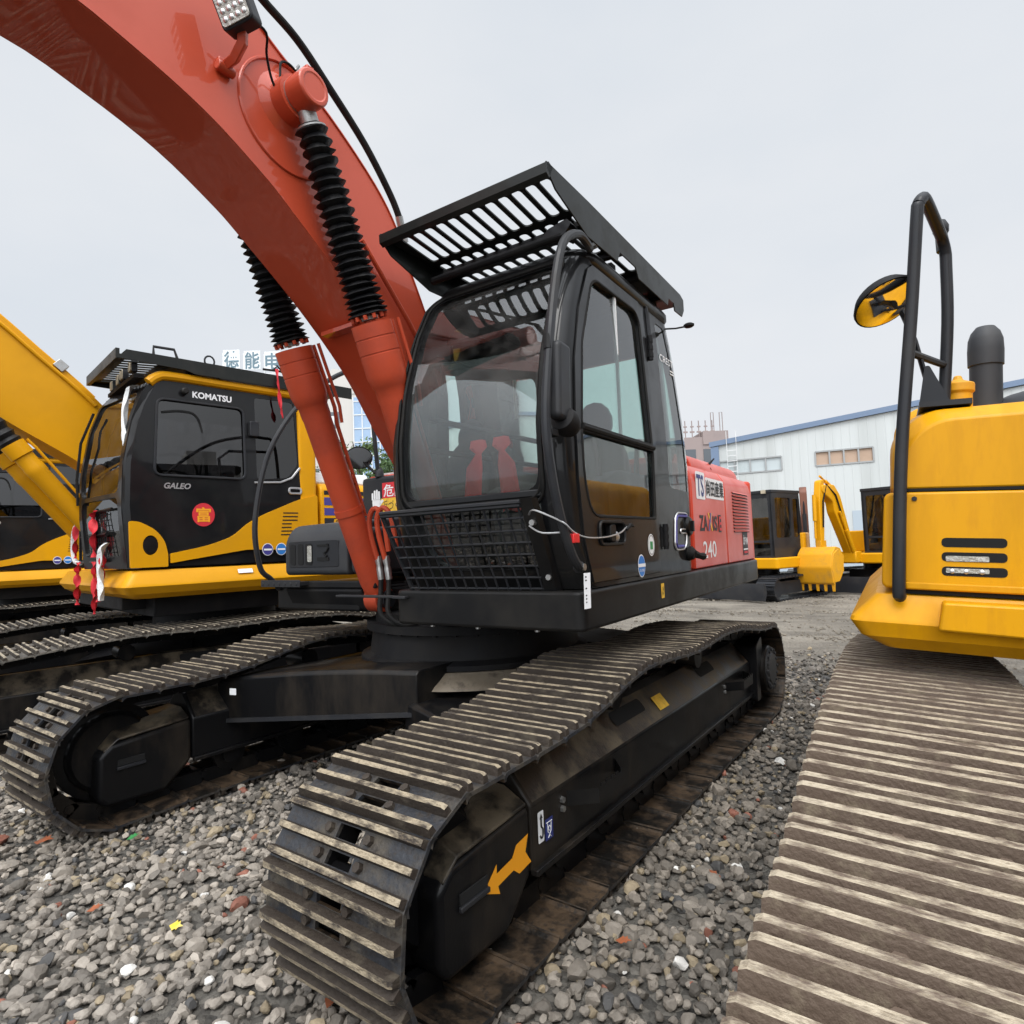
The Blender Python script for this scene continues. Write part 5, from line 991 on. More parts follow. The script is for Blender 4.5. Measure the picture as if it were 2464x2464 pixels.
# ------------------------------------------------------------------ small excavators at the back
def mini(loc,rz,label,arm=True,blade=True,cabx=.30,grey=False):
    t=thing('mini_excavator',label,'excavator',loc,rz,None); CUR[0]=WORLD(t)
    P=track_path(-1.0,1.0,.27,.27,[(-1,.54),(0,.56),(1,.54)])
    for sx in (-1,1):
        S=np.concatenate([[0],np.cumsum(np.hypot(*(np.vstack([P,P[:1]])[1:]-P).T))]); b=MB(); n=40; PP=np.vstack([P,P[:1]])
        for i in range(n):
            s0=S[-1]*i/n; a=np.array([np.interp((s0-.03)%S[-1],S,PP[:,k]) for k in (0,1)]); c=np.array([np.interp((s0+.03)%S[-1],S,PP[:,k]) for k in (0,1)]); q=(a+c)/2; d=(c-a)/np.hypot(*(c-a))
            b.box(-.22,.22,-.055,.055,-.05,-.012,0,Matrix(((1,0,0,sx*.82),(0,d[0],-d[1],q[0]),(0,d[1],d[0],q[1]),(0,0,0,1)))); b.box(-.22,.22,-.015,.015,-.012,.005,0,Matrix(((1,0,0,sx*.82),(0,d[0],-d[1],q[0]),(0,d[1],d[0],q[1]),(0,0,0,1))))
        for y in (-1.0,1.0): b.cyl((sx*.82-.15,y,.27),(sx*.82+.15,y,.27),.2)
        b.box(sx*.82-.12,sx*.82+.12,-.9,.9,.14,.42); b.build('crawler_track',M['dkgrey'],t)
    b=MB(); b.box(-.5,.5,-.6,.6,.35,.55); b.cyl((0,0,.5),(0,0,.72),.4); b.build('car_body',M['frame'],t)
    if blade:
        b=MB(); b.prism([(-1.55,.05),(-1.48,.22),(-1.52,.42),(-1.56,.42),(-1.60,.22),(-1.60,.05)],-1.0,1.0); b.box(-.5,-.35,-1.5,-.6,.25,.34); b.box(.35,.5,-1.5,-.6,.25,.34); b.build('dozer_blade',M['dkgrey'],t)
    b=MB(); b.prism(rpoly([(-.95,-.9),(.95,-.9),(1.0,.8),(.6,1.2),(-.6,1.2),(-1.0,.8)],.1),.70,.95,'z'); b.prism(rpoly([(-.98,.3),(.98,.3),(.6,1.22),(-.6,1.22)],.15),.95,1.5,'z'); b.build('body',M['yel'],t,bevel=.03)
    x0,x1=cabx-.46,cabx+.50
    b=MB(); b.plate(rpoly([(x0,.95),(x1,.95),(x1-.03,2.45),(x0+.03,2.45)],.05),[rrect(x0+.10,x1-.10,1.35,2.32,.06),rrect(x0+.10,x1-.10,1.0,1.30,.04)],lambda u,v,d:(u,-.82+d,v),.05)
    for x in (x0,x1-.05): b.plate(rpoly([(-.82,.95),(-.82,2.45),(.35,2.45),(.45,.95)],.05),[rrect(-.70,-.05,1.4,2.32,.06),rrect(.05,.3,1.4,2.3,.05)],lambda u,v,d:(x+d,u,v),.05)
    b.box(x0,x1,.3,.36,.95,2.4); b.box(x0-.01,x1+.01,-.84,.38,2.43,2.50); cb=b.build('cab',M['dkgrey'],t,bevel=.008)
    b=MB(); b.box(x0+.09,x1-.09,-.81,-.805,1.0,2.33); b.box(x1-.03,x1-.025,-.72,.3,1.4,2.33); b.box(x0+.025,x0+.03,-.72,.3,1.4,2.33); b.build('cab_window',M['glassk2'],cb)
    b=MB(); b.box(cabx-.2,cabx+.24,-.1,.25,1.0,1.45); b.box(cabx-.18,cabx+.22,.12,.25,1.4,2.0); b.build('operator_seat',M['seat'],cb,bevel=.03)
    b=MB(); b.box(x1-.22,x1-.12,-.88,-.82,2.42,2.5); b.build('cab_lamp',M['beige'],cb)
    if arm:
        bx=-.35+.1; m_=M['yel']
        b=MB(); b.box(bx-.2,bx+.2,-1.15,-.85,.72,1.0); b.build('swing_post',m_,t,bevel=.03)
        b=MB(); b.prism(rpoly([(-.92,.92),(-1.12,.92),(-1.80,1.95),(-1.85,2.2),(-2.30,2.42),(-2.30,2.58),(-1.75,2.60),(-1.50,2.35),(-1.38,2.05)],.06),bx-.10,bx+.10); bo=b.build('boom',m_,t,bevel=.02)
        text('lettering','KOMATSU',bo,(bx-.0915,-1.95,2.40),(0,1,.0),(0,0,1),.08,M['ink'],width=.30,bold=.02,M=CUR[0]) if False else None
        b=MB(); b.prism(rpoly([(-2.15,2.72),(-2.32,2.68),(-2.42,2.2),(-2.45,1.15),(-2.33,1.12),(-2.18,2.2)],.05),bx-.075,bx+.075); b.build('arm',m_,t,bevel=.015)
        b=MB(); b.lathe((bx+.14,-1.12,1.0),(bx+.14,-1.66,1.95),[(0,.05),(.6,.05),(.6,.03),(1.1,.03)],12); b.lathe((bx,-2.50,2.35),(bx,-2.55,1.35),[(0,.045),(.6,.045),(.6,.025),(1.0,.025)],12); b.lathe((bx,-1.6,2.50),(bx,-2.2,2.80),[(0,.045),(.4,.045),(.4,.025),(.67,.025)],12); b.build('arm_cylinder',m_,t)
        b=MB(); b.tube([(bx+.1,-1.3,1.3),(bx+.13,-1.6,2.0),(bx+.12,-1.75,2.35),(bx+.09,-2.1,2.6),(bx+.1,-2.3,2.2),(bx+.09,-2.35,1.6)],.018,6); b.build('arm_hose',M['rubber'],t)
        b=MB(); out=rpoly([(-2.28,1.12),(-2.48,1.16),(-2.66,1.0),(-2.74,.70),(-2.66,.34),(-2.60,.30),(-2.58,.40),(-2.58,.70),(-2.48,.95),(-2.2,1.0)],.04); b.prism(out,bx-.40,bx+.40)
        for s in (-1,1): b.prism([(-2.62,.36),(-2.70,.72),(-2.62,1.0),(-2.4,1.1),(-2.15,.95),(-2.2,.6),(-2.4,.38)],bx+s*.40-.012,bx+s*.40+.012)
        b.box(bx-.06,bx+.06,-2.45,-2.2,1.05,1.3); bk=b.build('bucket',M['yelw'],t,bevel=.01)
        for i in range(5):
            x=bx-.36+.18*i; b=MB(); b.loft([[(x-.035,-2.63,.40),(x+.035,-2.63,.40),(x+.035,-2.57,.40),(x-.035,-2.57,.40)],[(x-.025,-2.60,.16),(x+.025,-2.60,.16),(x+.025,-2.58,.16),(x-.025,-2.58,.16)]],closed=True,cap=True); b.box(x-.045,x+.045,-2.65,-2.56,.36,.46); b.build('bucket_tooth',M['yelw'],bk)
        b=MB(); b.cyl((bx+.4,-2.0,1.02),(bx+.4,-2.0,1.02001),.01); 
    CUR[0]=IDM; return t
mini((-1.05,12.15,0),R(-18),'small excavator with grey cab and flat blade, parked just behind the red hood',arm=False,cabx=.35)
mini((1.30,14.2,0),R(-19),'small yellow excavator with folded arm and yellow toothed bucket resting near the ground',cabx=.46)
# brown arm of another machine behind
t=thing('loader_arm','rusty brown folded digger arm standing upright behind the small yellow excavator','digger arm',(-.42,14.4,0),R(10)); CUR[0]=WORLD(t)
b=MB(); b.prism(rpoly([(-.15,.9),(.15,.9),(.22,2.3),(-.05,2.75),(-.25,2.6)],.06),-.09,.09); b.build('arm',paint('rusty_brown_paint',(.16,.06,.035),rough=.6,dirt=(.07,.04,.03),amt=.8),t,bevel=.02)
b=MB(); b.lathe((0,-.25,1.2),(0,-.2,2.5),[(0,.05),(.8,.05),(.8,.03),(1.3,.03)],12); b.box(-.35,.35,-.3,.6,.5,1.0); b.box(-.5,.5,-.6,.9,.0,.5); b.build('arm_mount',M['dkgrey'],t); CUR[0]=IDM

# ------------------------------------------------------------------ warehouse and far buildings
wh=thing('warehouse','long white corrugated steel warehouse with blue roof edge and strip windows, at the back right','warehouse',(-5.23,22.5,0),R(10)); CUR[0]=WORLD(wh)
WL=46.; RX=23.; pk=5.33+RX*.1
b=MB(); gab=[(0,0),(0,5.33),(RX,pk),(WL,5.33),(WL,0)]
wins=[(.22,2.62,4.12,4.66),(3.85,5.85,4.16,4.70)]+[(8.0+i*5.2,10.4+i*5.2,4.16,4.70) for i in range(7)]
b.plate(gab,[[(a,c),(e,c),(e,d),(a,d)] for a,e,c,d in wins],lambda u,v,d:(u,d,v),.12); b.box(0,.1,.12,30,0,5.3); b.box(WL-.1,WL,.12,30,0,5.3); b.build('wall',M['corr'],wh,angle=20)
b=MB()
b.prism([(-.15,5.31),(RX,pk-.02+.06),(WL+.15,5.31),(WL+.15,5.52),(RX,pk+.24),(-.15,5.52)],-.12,-.02,'y'); b.box(-.10,.22,-.09,-.003,0,5.31); b.box(12,13.5,-.9,-.01,2.55,2.68)
b.build('blue_trim',M['bluetrim'],wh)
b=MB(); b.add([(-.2,-.02,5.48),(RX,-.02,pk+.2),(RX,30,pk+.2),(-.2,30,5.48),(WL+.2,-.02,5.48),(WL+.2,30,5.48)],[(0,1,2,3),(1,4,5,2)]); b.build('roof',paint('grey_blue_roof_sheet',(.3,.36,.42),rough=.5),wh)
b=MB(); b.box(5.0,9.5,-.02,-.003,0,2.3); b.box(-.0,WL,-.03,-.003,0,.5); b.build('base_band',paint('grey_blue_base_band',(.36,.42,.47),rough=.6),wh)
for i,(a,e,c,d) in enumerate(wins):
    b=MB(); n=4
    for k in range(n+1): x=a+(e-a)*k/n; b.box(x-.03,x+.03,-.03,.06,c,d)
    b.box(a,e,-.03,.06,c-.04,c+.02); b.box(a,e,-.03,.06,d-.02,d+.04); wf=b.build('strip_window',M['alud'],wh)
    b=MB(); b.box(a,e,.04,.05,c,d); b.build('window_pane',M['winpale'] if i!=1 else M['board'],wf)
b=MB()
for k in range(14): b.box(.55,.95,-.2,-.17,2.2+k*.22,2.23+k*.22)
b.box(.55,.57,-.2,-.17,2.0,5.9); b.box(.93,.95,-.2,-.17,2.0,5.9); b.build('wall_ladder',M['alu'],wh)
CUR[0]=IDM
t=thing('office_block','unfinished grey-pink concrete block with letters and frames on its flat roof, far behind the warehouse','building',(-13.6,52.0,0),R(36)); CUR[0]=WORLD(t)
b=MB(); b.box(-9,.6,0,12,0,10.6); b.box(-1.6,.7,-.1,3,9.9,11.1); b.build('wall',M['brick'],t)
for i in range(5):
    for j in range(3): b=MB(); b.box(-8.4+i*1.7,-7.4+i*1.7,-.05,.02,2.4+j*2.8,3.9+j*2.8); b.build('window',M['win'],t)
b=MB()
for i in range(6):
    x=-3.6+i*.62; b.tube([(x,.5,10.5),(x,.5,12.2)],.05,5); b.box(x-.2,x+.2,.45,.55,11.1,11.25); b.box(x-.14,x+.16,.45,.55,11.6,11.72)
for x in (-.6,.2): b.tube([(x,.5,11),(x,.5,12.9),(x+.25,.5,12.9),(x+.25,.5,11)],.04,5)
b.build('rooftop_letter_frame',M['brick'],t); CUR[0]=IDM
# building with the roof sign on the left
d0=Vector((-45.0,34.94,0)); t=thing('office_building','pale stone office building with blue glass curtain wall and large roof lettering, far left','building',(-47.5,33.2,0),R(35.6)); CUR[0]=WORLD(t)
b=MB(); b.box(-14,9,0,14,0,17.0); b.prism([(-14,17.0),(1.5,18.6),(2.4,19.6),(4.6,19.0),(9,17.2),(9,16.9),(-14,16.9)],0,13,'y'); b.build('wall',M['bwall'],t)
b=MB(); b.box(4.35,8.6,-.12,.0,5,16.6); cw=b.build('curtain_wall',M['glassb'],t)
b=MB()
for i in range(6): x=4.35+i*.85; b.box(x-.05,x+.05,-.17,-.12,5,16.6)
for j in range(9): z=5.4+j*1.35; b.box(4.35,8.6,-.17,-.125,z-.05,z+.05)
b.build('mullion',M['alu'],cw)
for i in range(8):
    for j in range(4):
        x=-13+i*2.1
        if x>3.0: continue
        b=MB(); b.box(x,x+1.25,-.04,.02,5.4+j*2.75,7.0+j*2.75); w=b.build('window',M['win'],t); b=MB(); b.box(x+.05,x+.75,-.07,-.041,5.5+j*2.75,6.6+j*2.75); b.build('window_sash',M['alu'],w)
CUR[0]=IDM
t=thing('roof_sign','row of large grey-blue Chinese roof letters on white panels above the yellow excavator','sign',(-54.1,28.3,17.2),R(35.6)); CUR[0]=WORLD(t)
for i,ch in enumerate('德能电力'):
    x=-.1+i*2.03; b=MB(); b.box(x,x+1.62,.05,.12,2.75-i*.16,4.62-i*.16); pn=b.build('letter_panel',M['signb'],t)
    text('lettering',ch,pn,(x+.08,.045,2.82-i*.16),(1,0,0),(0,0,1),1.68,M['sign'],width=1.46,bold=.02,ext=.01)
b=MB(); 
for i in range(5): b.box(-.2+i*2.03,-.12+i*2.03,.12,.2,0,4.4-i*.16); 
b.box(-.2,8.2,.12,.2,2.1,2.2); b.build('sign_frame',M['alu'],t); CUR[0]=IDM
# ------------------------------------------------------------------ trees far left
def tree(loc,h,w,label,seed,leaf):
    r=np.random.default_rng(seed); t=thing('tree',label,'tree',loc,0,'trees before the office building'); CUR[0]=WORLD(t)
    b=MB(); b.tube([(0,0,0),(.1,0,h*.3),(.05,.1,h*.6)],[.28,.2,.1],8)
    for k in range(6): a=k*1.05; b.tube([(.08,0,h*(.3+.04*k)),(math.cos(a)*w*.3,math.sin(a)*w*.3,h*(.5+.05*k)),(math.cos(a)*w*.42,math.sin(a)*w*.42,h*(.62+.05*k))],[.09,.06,.03],5)
    b.build('trunk',paint('tree_bark',(.09,.07,.05),rough=.9) if 'tree_bark' not in bpy.data.materials else bpy.data.materials['tree_bark'],t)
    b=MB(); cl=[]
    for k in range(46):
        a=r.uniform(0,6.28); u=r.uniform(.25,1)**.5; z=r.uniform(.34,1.0); ww=w*.5*math.sin(math.pi*min(1,(z-.2)*1.0))**.6
        cl.append((math.cos(a)*ww*u,math.sin(a)*ww*u,h*z*.94,r.uniform(.35,.8)))
    for (x,y,z,s) in cl:
        n=120; P=r.normal(0,.5,(n,3))*s+np.array([x,y,z])
        for p in P:
            d=r.normal(0,1,3); d/=np.linalg.norm(d); e=np.cross(d,r.normal(0,1,3)); e/=np.linalg.norm(e); l=r.uniform(.10,.2)
            b.add([p-d*l,p+e*l*.45,p+d*l,p-e*l*.45],[(0,1,2,3)])
    b.build('crown',leaf,t); CUR[0]=IDM
LEAF=[paint('green_leaves',(.055,.105,.03),rough=.6,dirt=(.11,.15,.04),amt=1,scale=.6,kind='Object'),paint('dull_green_leaves',(.045,.085,.035),rough=.6,dirt=(.09,.11,.04),amt=1,scale=.6)]
tree((-29.6,24.6,0),9.9,6.0,'bushy green tree seen between the red boom and its cylinder, before the office building',3,LEAF[0])
tree((-33.4,21.4,0),9.2,5.0,'smaller green tree glimpsed beside the yellow cab pillar',4,LEAF[1])
tree((-26.6,28.2,0),9.0,5.0,'dull green tree half hidden behind the red boom foot and cab pillar',5,LEAF[1])

# ------------------------------------------------------------------ ground
def ground_mat():
    m,nt,out=nodes('gravel_and_mud'); p=N(nt,'BsdfPrincipled',Roughness=.85); L(nt,p,0,out,0)
    tc=N(nt,'TexCoord'); sp=N(nt,'SeparateXYZ'); L(nt,tc,'Object',sp,0)
    v1=N(nt,'TexVoronoi',Scale=24.0); L(nt,tc,'Object',v1,'Vector'); v2=N(nt,'TexVoronoi',Scale=61.0); L(nt,tc,'Object',v2,'Vector')
    rp=N(nt,'ValToRGB'); e=rp.color_ramp; e.elements[0].color=(.05,.046,.04,1); e.elements[1].color=(.15,.138,.118,1); sv=N(nt,'SeparateColor'); L(nt,v1,'Color',sv,0); L(nt,sv,0,rp,0)
    nz=N(nt,'TexNoise',Scale=.9,Detail=9.0,Roughness=.62); mp=N(nt,'Mapping'); mp.inputs['Scale'].default_value=(.55,1.5,1); L(nt,tc,'Object',mp,0); L(nt,mp,0,nz,'Vector')
    rd=N(nt,'ValToRGB'); rd.color_ramp.elements[0].position=.36; rd.color_ramp.elements[0].color=(.095,.082,.066,1); rd.color_ramp.elements[1].position=.62; rd.color_ramp.elements[1].color=(.235,.208,.168,1); L(nt,nz,'Fac',rd,0)
    n2=N(nt,'TexNoise',Scale=.5,Detail=5.0); L(nt,tc,'Object',n2,'Vector'); ad=N(nt,'Math',operation='MULTIPLY_ADD'); ad.inputs[1].default_value=2.4; L(nt,n2,'Fac',ad,0); L(nt,sp,1,ad,2)
    mr=N(nt,'MapRange'); mr.inputs['From Min'].default_value=4.6; mr.inputs['From Max'].default_value=6.0; L(nt,ad,0,mr,'Value')
    mx=N(nt,'MixRGB'); L(nt,mr,0,mx,0); L(nt,rp,0,mx,1); L(nt,rd,0,mx,2); L(nt,mx,0,p,'Base Color')
    b1=N(nt,'Bump',Strength=.9,Distance=.03); L(nt,v1,'Distance',b1,'Height'); b1.invert=True
    n3=N(nt,'TexNoise',Scale=7.0,Detail=8.0,Roughness=.7); L(nt,tc,'Object',n3,'Vector'); b2=N(nt,'Bump',Strength=.8,Distance=.06); L(nt,n3,'Fac',b2,'Height'); L(nt,b1,0,b2,'Normal'); L(nt,b2,0,p,'Normal')
    return m
xs_g=np.unique(np.concatenate([np.linspace(-300,-20,24),np.linspace(-20,20,201),np.linspace(20,300,24)])); ys_g=np.unique(np.concatenate([np.linspace(-60,-6,14),np.linspace(-6,24,221),np.linspace(24,420,30)]))
X,Y=np.meshgrid(xs_g,ys_g); 
def fnoise(x,y,seed):
    r=np.random.default_rng(seed); z=0*x
    for k in range(14):
        f=.35*1.32**k; a=r.uniform(0,6.28); z=z+np.sin(x*f*math.cos(a)*1.0+y*f*math.sin(a)*1.6+r.uniform(0,6.28))/(1.22**k)
    return z/3.2
Zg=fnoise(X,Y,5); fade=np.clip((Y-2.6)/3.0,0,1)*np.clip((40-Y)/12,0,1)
rut=np.zeros_like(X)
for c,w_ in ((-.9,.35),(.6,.35),(2.1,.3),(-3.2,.4)): rut-=np.exp(-((Y-(7.2+c*.9+.18*X+.3*np.sin(X*.7+c)))/w_)**2)*.5
Zg=fade*(Zg*.06+rut*.065+fnoise(X*5.5,Y*5.5,9)*.022)-.012
V_=np.stack([X,Y,Zg],-1).reshape(-1,3); nx=len(xs_g); ny=len(ys_g)
F_=[(j*nx+i,j*nx+i+1,(j+1)*nx+i+1,(j+1)*nx+i) for j in range(ny-1) for i in range(nx-1)]
gb_=MB(); gb_.add(V_,F_); g=gb_.build('ground',ground_mat(),None,angle=80); tag(g,kind='structure')
# loose stones: one mass of crushed rock
def ico(sub):
    bm=bmesh.new(); bmesh.ops.create_icosphere(bm,subdivisions=sub,radius=1); v=np.array([q.co[:] for q in bm.verts]); f=np.array([[q.index for q in x.verts] for x in bm.faces]); bm.free(); return v,f
def rocks(n,sub,pts,rad,seed,name):
    r=np.random.default_rng(seed); v,f=ico(sub); T=[]
    for k in range(14):
        w=v.copy()
        for c in range(9):
            d=r.normal(0,1,3); d/=np.linalg.norm(d); h=r.uniform(.45,.85); q=w@d; w=w-np.outer(np.maximum(q-h,0),d)
        T.append(w*r.uniform(.75,1.2,3))
    V=np.empty((n*len(v),3),np.float32); FF=np.empty((n*len(f),3),np.int32); C=np.empty((n*len(v),4),np.float32)
    for i in range(n):
        a,b_,c=r.uniform(0,6.28,3); Rm=np.array(Matrix.Rotation(a,3,'Z')@Matrix.Rotation(b_,3,'X')@Matrix.Rotation(c,3,'Y')); w=T[r.integers(14)]@Rm.T*np.array([1,1,.78])*rad[i]
        V[i*len(v):(i+1)*len(v)]=w+pts[i]; FF[i*len(f):(i+1)*len(f)]=f+i*len(v)
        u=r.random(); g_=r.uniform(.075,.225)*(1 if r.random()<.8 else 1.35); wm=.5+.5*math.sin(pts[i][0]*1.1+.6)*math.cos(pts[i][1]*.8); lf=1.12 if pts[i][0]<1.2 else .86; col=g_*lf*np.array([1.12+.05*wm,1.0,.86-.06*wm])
        if u<.011: col=np.array([.62,.60,.56])*r.uniform(.8,1.1)
        elif u<.019: col=np.array([.22,.085,.055])*r.uniform(.8,1.3)
        elif u<.09: col=np.array([.25,.20,.13])*r.uniform(.7,1.2)
        elif u<.13: col=np.array([.062,.06,.058])
        C[i*len(v):(i+1)*len(v),:3]=col; C[i*len(v):(i+1)*len(v),3]=1
    me=bpy.data.meshes.new(name); me.vertices.add(len(V)); me.vertices.foreach_set('co',V.ravel()); me.loops.add(FF.size); me.loops.foreach_set('vertex_index',FF.ravel()); me.polygons.add(len(FF)); me.polygons.foreach_set('loop_start',np.arange(0,FF.size,3,dtype=np.int32))
    at=me.color_attributes.new('stone_tint','FLOAT_COLOR','POINT'); at.data.foreach_set('color',C.ravel()); me.update(); me.validate()
    me.polygons.foreach_set('use_smooth',[False]*len(FF))
    o=bpy.data.objects.new(name,me); COL.objects.link(o); return o
def stone_mat():
    m,nt,out=nodes('crushed_stone'); p=N(nt,'BsdfPrincipled',Roughness=.75); L(nt,p,0,out,0); a=N(nt,'Attribute'); a.attribute_name='stone_tint'
    nz=N(nt,'TexNoise',Scale=55.0,Detail=6.0,Roughness=.7); tc=N(nt,'TexCoord'); L(nt,tc,'Object',nz,'Vector'); mr=N(nt,'MapRange'); mr.inputs['To Min'].default_value=.55; mr.inputs['To Max'].default_value=1.45; L(nt,nz,'Fac',mr,'Value')
    mx=N(nt,'MixRGB'); mx.blend_type='MULTIPLY'; mx.inputs[0].default_value=1; L(nt,a,'Color',mx,1); L(nt,mr,0,mx,2); L(nt,mx,0,p,'Base Color'); b=N(nt,'Bump',Strength=.6,Distance=.004); L(nt,nz,'Fac',b,'Height'); L(nt,b,0,p,'Normal'); return m
SM=stone_mat()
CAM=np.array([2.764,-3.536]); FW=np.array([-.5825,.8128])
def field(n,x0,x1,y0,y1,dmin,dmax,seed):
    r=np.random.default_rng(seed); p=r.uniform((x0,y0),(x1,y1),(n,2)); d=p-CAM; dist=np.hypot(d[:,0],d[:,1]); ang=np.abs(np.arctan2(d[:,0]*FW[1]-d[:,1]*FW[0],d@FW)); k=(ang<R(50))&(dist>dmin)&(dist<dmax); return p[k]
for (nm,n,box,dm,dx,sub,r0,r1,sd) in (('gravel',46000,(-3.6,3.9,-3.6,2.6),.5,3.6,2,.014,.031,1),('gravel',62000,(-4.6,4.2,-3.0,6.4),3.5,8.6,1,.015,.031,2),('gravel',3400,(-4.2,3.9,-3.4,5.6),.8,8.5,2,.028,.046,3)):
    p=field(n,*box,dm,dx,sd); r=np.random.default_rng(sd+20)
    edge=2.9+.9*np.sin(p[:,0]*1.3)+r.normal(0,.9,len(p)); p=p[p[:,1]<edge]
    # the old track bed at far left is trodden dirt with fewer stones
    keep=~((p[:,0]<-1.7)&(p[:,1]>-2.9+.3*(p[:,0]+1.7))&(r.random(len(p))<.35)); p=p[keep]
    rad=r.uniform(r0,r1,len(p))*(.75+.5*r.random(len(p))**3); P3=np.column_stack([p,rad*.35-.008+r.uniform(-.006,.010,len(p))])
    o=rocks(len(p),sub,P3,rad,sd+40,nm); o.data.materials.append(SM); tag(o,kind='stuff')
r=np.random.default_rng(77); p=field(26000,-9,9,3.4,17,5.5,22,8); p=p[r.random(len(p))<np.clip((p[:,1]-3.0)/2.5,.15,1)]; p=p[np.sin(p[:,0]*1.9+p[:,1]*.7)+np.sin(p[:,1]*2.3-p[:,0]*.6)+r.normal(0,.7,len(p))>-.1]
rad=r.uniform(.010,.035,len(p))*(.7+.8*r.random(len(p))**4); zz=np.array([Zg[np.searchsorted(ys_g,q[1])-1,np.searchsorted(xs_g,q[0])-1] for q in p])
o=rocks(len(p),1,np.column_stack([p,zz+rad*.2]),rad,91,'dirt_clods'); dm=paint('dry_mud_clod',(.19,.165,.13),rough=.9,dirt=(.11,.095,.075),amt=1,scale=.7); o.data.materials.append(dm); tag(o,kind='stuff')
# scraps on the gravel
def leaf(name,x,y,s,rz,mat,label,cat,z=.03,tilt=15):
    b=MB(); pts=rpoly([(-1,0),(-.5,.32),(-.1,.55),(.1,.30),(.45,.45),(.5,.16),(1,0),(.5,-.2),(.4,-.5),(.05,-.33),(-.2,-.55),(-.55,-.3)],.05)
    f=lambda u,v:(u*s,v*s,.18*s*math.sin(u*2.2)+.25*s*abs(v)); b.plate(pts,[],lambda u,v,d:(f(u,v)[0],f(u,v)[1],f(u,v)[2]-d),.0015,sub=.3)
    o=b.build(name,mat,None,M=IDM); o.matrix_basis=Matrix.Translation((x,y,z))@Matrix.Rotation(rz,4,'Z')@Matrix.Rotation(R(tilt),4,'X'); return tag(o,label,cat)
LF=paint('dry_brown_leaf',(.30,.085,.03),rough=.7,dirt=(.14,.05,.025),amt=.9,scale=20); LY=paint('yellow_leaf',(.62,.45,.03),rough=.6,dirt=(.5,.42,.2),amt=.8,scale=30); LG=paint('green_leaf',(.03,.20,.05),rough=.6)
leaf('dry_leaf',-1.14,-2.35,.055,.6,LF,'largest rust-brown dry leaf, lying near the inner track front of the red excavator','leaf')
leaf('dry_leaf',1.06,-2.26,.03,2.2,LF,'small rust-brown leaf by the front end of the near track','leaf')
leaf('dry_leaf',-.20,-2.46,.03,1.2,LF,'reddish-brown leaf on the open gravel between the yellow and the green leaf','leaf')
leaf('yellow_leaf',.23,-2.34,.035,.4,LY,'bright yellow crumpled leaf on the open gravel','leaf',.035,35)
leaf('green_scrap',-.77,-2.08,.03,1.5,LG,'small green scrap of leaf on the open gravel','leaf')
leaf('dry_leaf',1.86,-.91,.04,2.6,LF,'brown leaf on the gravel strip between the two near tracks','leaf')
leaf('dry_leaf',1.72,-1.50,.03,.3,LF,'dark rust leaf lower down the gravel strip between the two near tracks','leaf')

# ------------------------------------------------------------------ light, sky, camera
w=bpy.data.worlds.new('World'); SC.world=w; w.use_nodes=True; nt=w.node_tree; nt.nodes.clear()
out=nt.nodes.new('ShaderNodeOutputWorld'); bg=N(nt,'Background'); L(nt,bg,0,out,0); bg.inputs['Strength'].default_value=.1
SUN_EL=R(56); SUN_AZ=R(150)   # azimuth clockwise from +Y
SKY_T0,SKY_LOW,SKY_HIGH=.30,6.2,24.
sky=N(nt,'TexSky'); sky.sky_type='NISHITA'; sky.sun_disc=False; sky.sun_elevation=SUN_EL; sky.sun_rotation=SUN_AZ; sky.dust_density=4.0; sky.air_density=1.0
hs=N(nt,'HueSaturation'); hs.inputs['Saturation'].default_value=.3; L(nt,sky,0,hs,'Color')
tc=N(nt,'TexCoord'); nz=N(nt,'TexNoise',Scale=1.6,Detail=5.0,Roughness=.5); mp=N(nt,'Mapping'); mp.inputs['Scale'].default_value=(1,1,2.2); mp.inputs['Location'].default_value=(.4,.1,0); L(nt,tc,'Generated',mp,0); L(nt,mp,0,nz,'Vector')
rp=N(nt,'ValToRGB'); rp.color_ramp.elements[0].position=.34; rp.color_ramp.elements[0].color=(.885,.945,1.02,1); rp.color_ramp.elements[1].position=.66; rp.color_ramp.elements[1].color=(1.0,1.03,1.075,1); L(nt,nz,'Fac',rp,0)
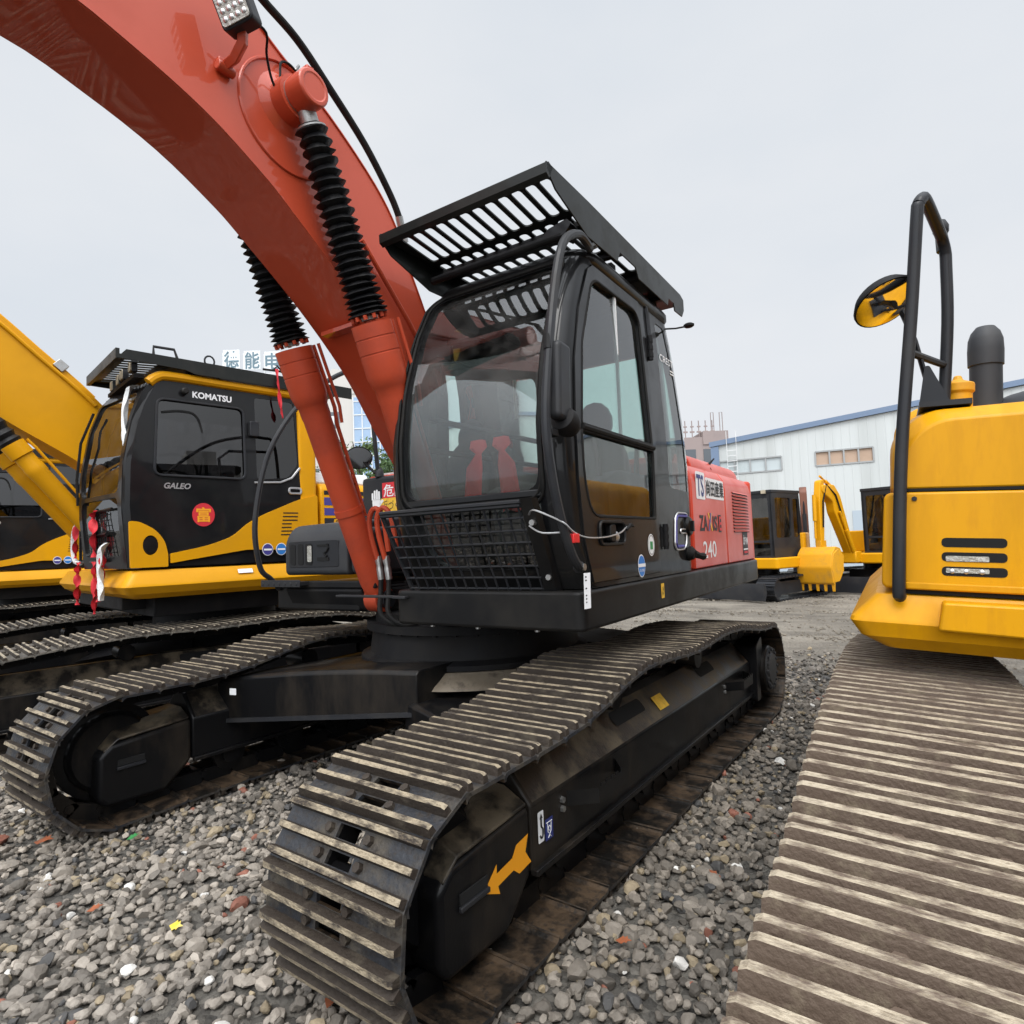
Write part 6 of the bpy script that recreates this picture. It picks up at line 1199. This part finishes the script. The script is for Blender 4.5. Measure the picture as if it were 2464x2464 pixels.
# thick overcast: brighter overhead and towards the veiled sun than near the opposite horizon
vn=N(nt,'VectorMath',operation='NORMALIZE'); L(nt,tc,'Generated',vn,0); dt=N(nt,'VectorMath',operation='DOT_PRODUCT'); L(nt,vn,0,dt,0)
dt.inputs[1].default_value=(math.sin(SUN_AZ)*math.cos(SUN_EL),math.cos(SUN_AZ)*math.cos(SUN_EL),math.sin(SUN_EL))
gl=N(nt,'MapRange'); gl.interpolation_type='SMOOTHSTEP'; gl.inputs['From Min'].default_value=SKY_T0; gl.inputs['From Max'].default_value=1.0; gl.inputs['To Min'].default_value=SKY_LOW; gl.inputs['To Max'].default_value=SKY_HIGH; L(nt,dt,'Value',gl,'Value')
ml=N(nt,'VectorMath',operation='SCALE'); L(nt,rp,0,ml,0); L(nt,gl,0,ml,'Scale')
mx=N(nt,'MixRGB'); mx.inputs[0].default_value=.92; L(nt,hs,0,mx,1); L(nt,ml,0,mx,2); L(nt,mx,0,bg,'Color')
sd=bpy.data.lights.new('sun','SUN'); sd.energy=1.5; sd.angle=R(30); sd.color=(1,.965,.92); so=bpy.data.objects.new('sun',sd); COL.objects.link(so)
dirv=Vector((math.sin(SUN_AZ)*math.cos(SUN_EL),math.cos(SUN_AZ)*math.cos(SUN_EL),math.sin(SUN_EL))); so.matrix_basis=Matrix.Translation(dirv*30)@dirv.to_track_quat('Z','Y').to_matrix().to_4x4()
cd=bpy.data.cameras.new('camera'); co=bpy.data.objects.new('camera',cd); COL.objects.link(co); SC.camera=co
yaw,pit,rol=-.62178,.056,-.03985
f=Vector((math.sin(yaw)*math.cos(pit),math.cos(yaw)*math.cos(pit),math.sin(pit))); r_=Vector((math.cos(yaw),-math.sin(yaw),0)); u=r_.cross(f)
rr=r_*math.cos(rol)+u*math.sin(rol); uu=u*math.cos(rol)-r_*math.sin(rol)
co.matrix_basis=Matrix(((rr.x,uu.x,-f.x,2.764),(rr.y,uu.y,-f.y,-3.536),(rr.z,uu.z,-f.z,1.449),(0,0,0,1)))
cd.sensor_width=36; cd.sensor_fit='HORIZONTAL'; cd.lens=1469.5/2464*36; cd.clip_start=.05; cd.clip_end=2000
SC.view_settings.view_transform='Standard'; SC.view_settings.look='None'; SC.view_settings.exposure=.45; SC.view_settings.gamma=1
SC.render.engine='CYCLES'; SC.cycles.max_bounces=8; SC.cycles.transparent_max_bounces=24
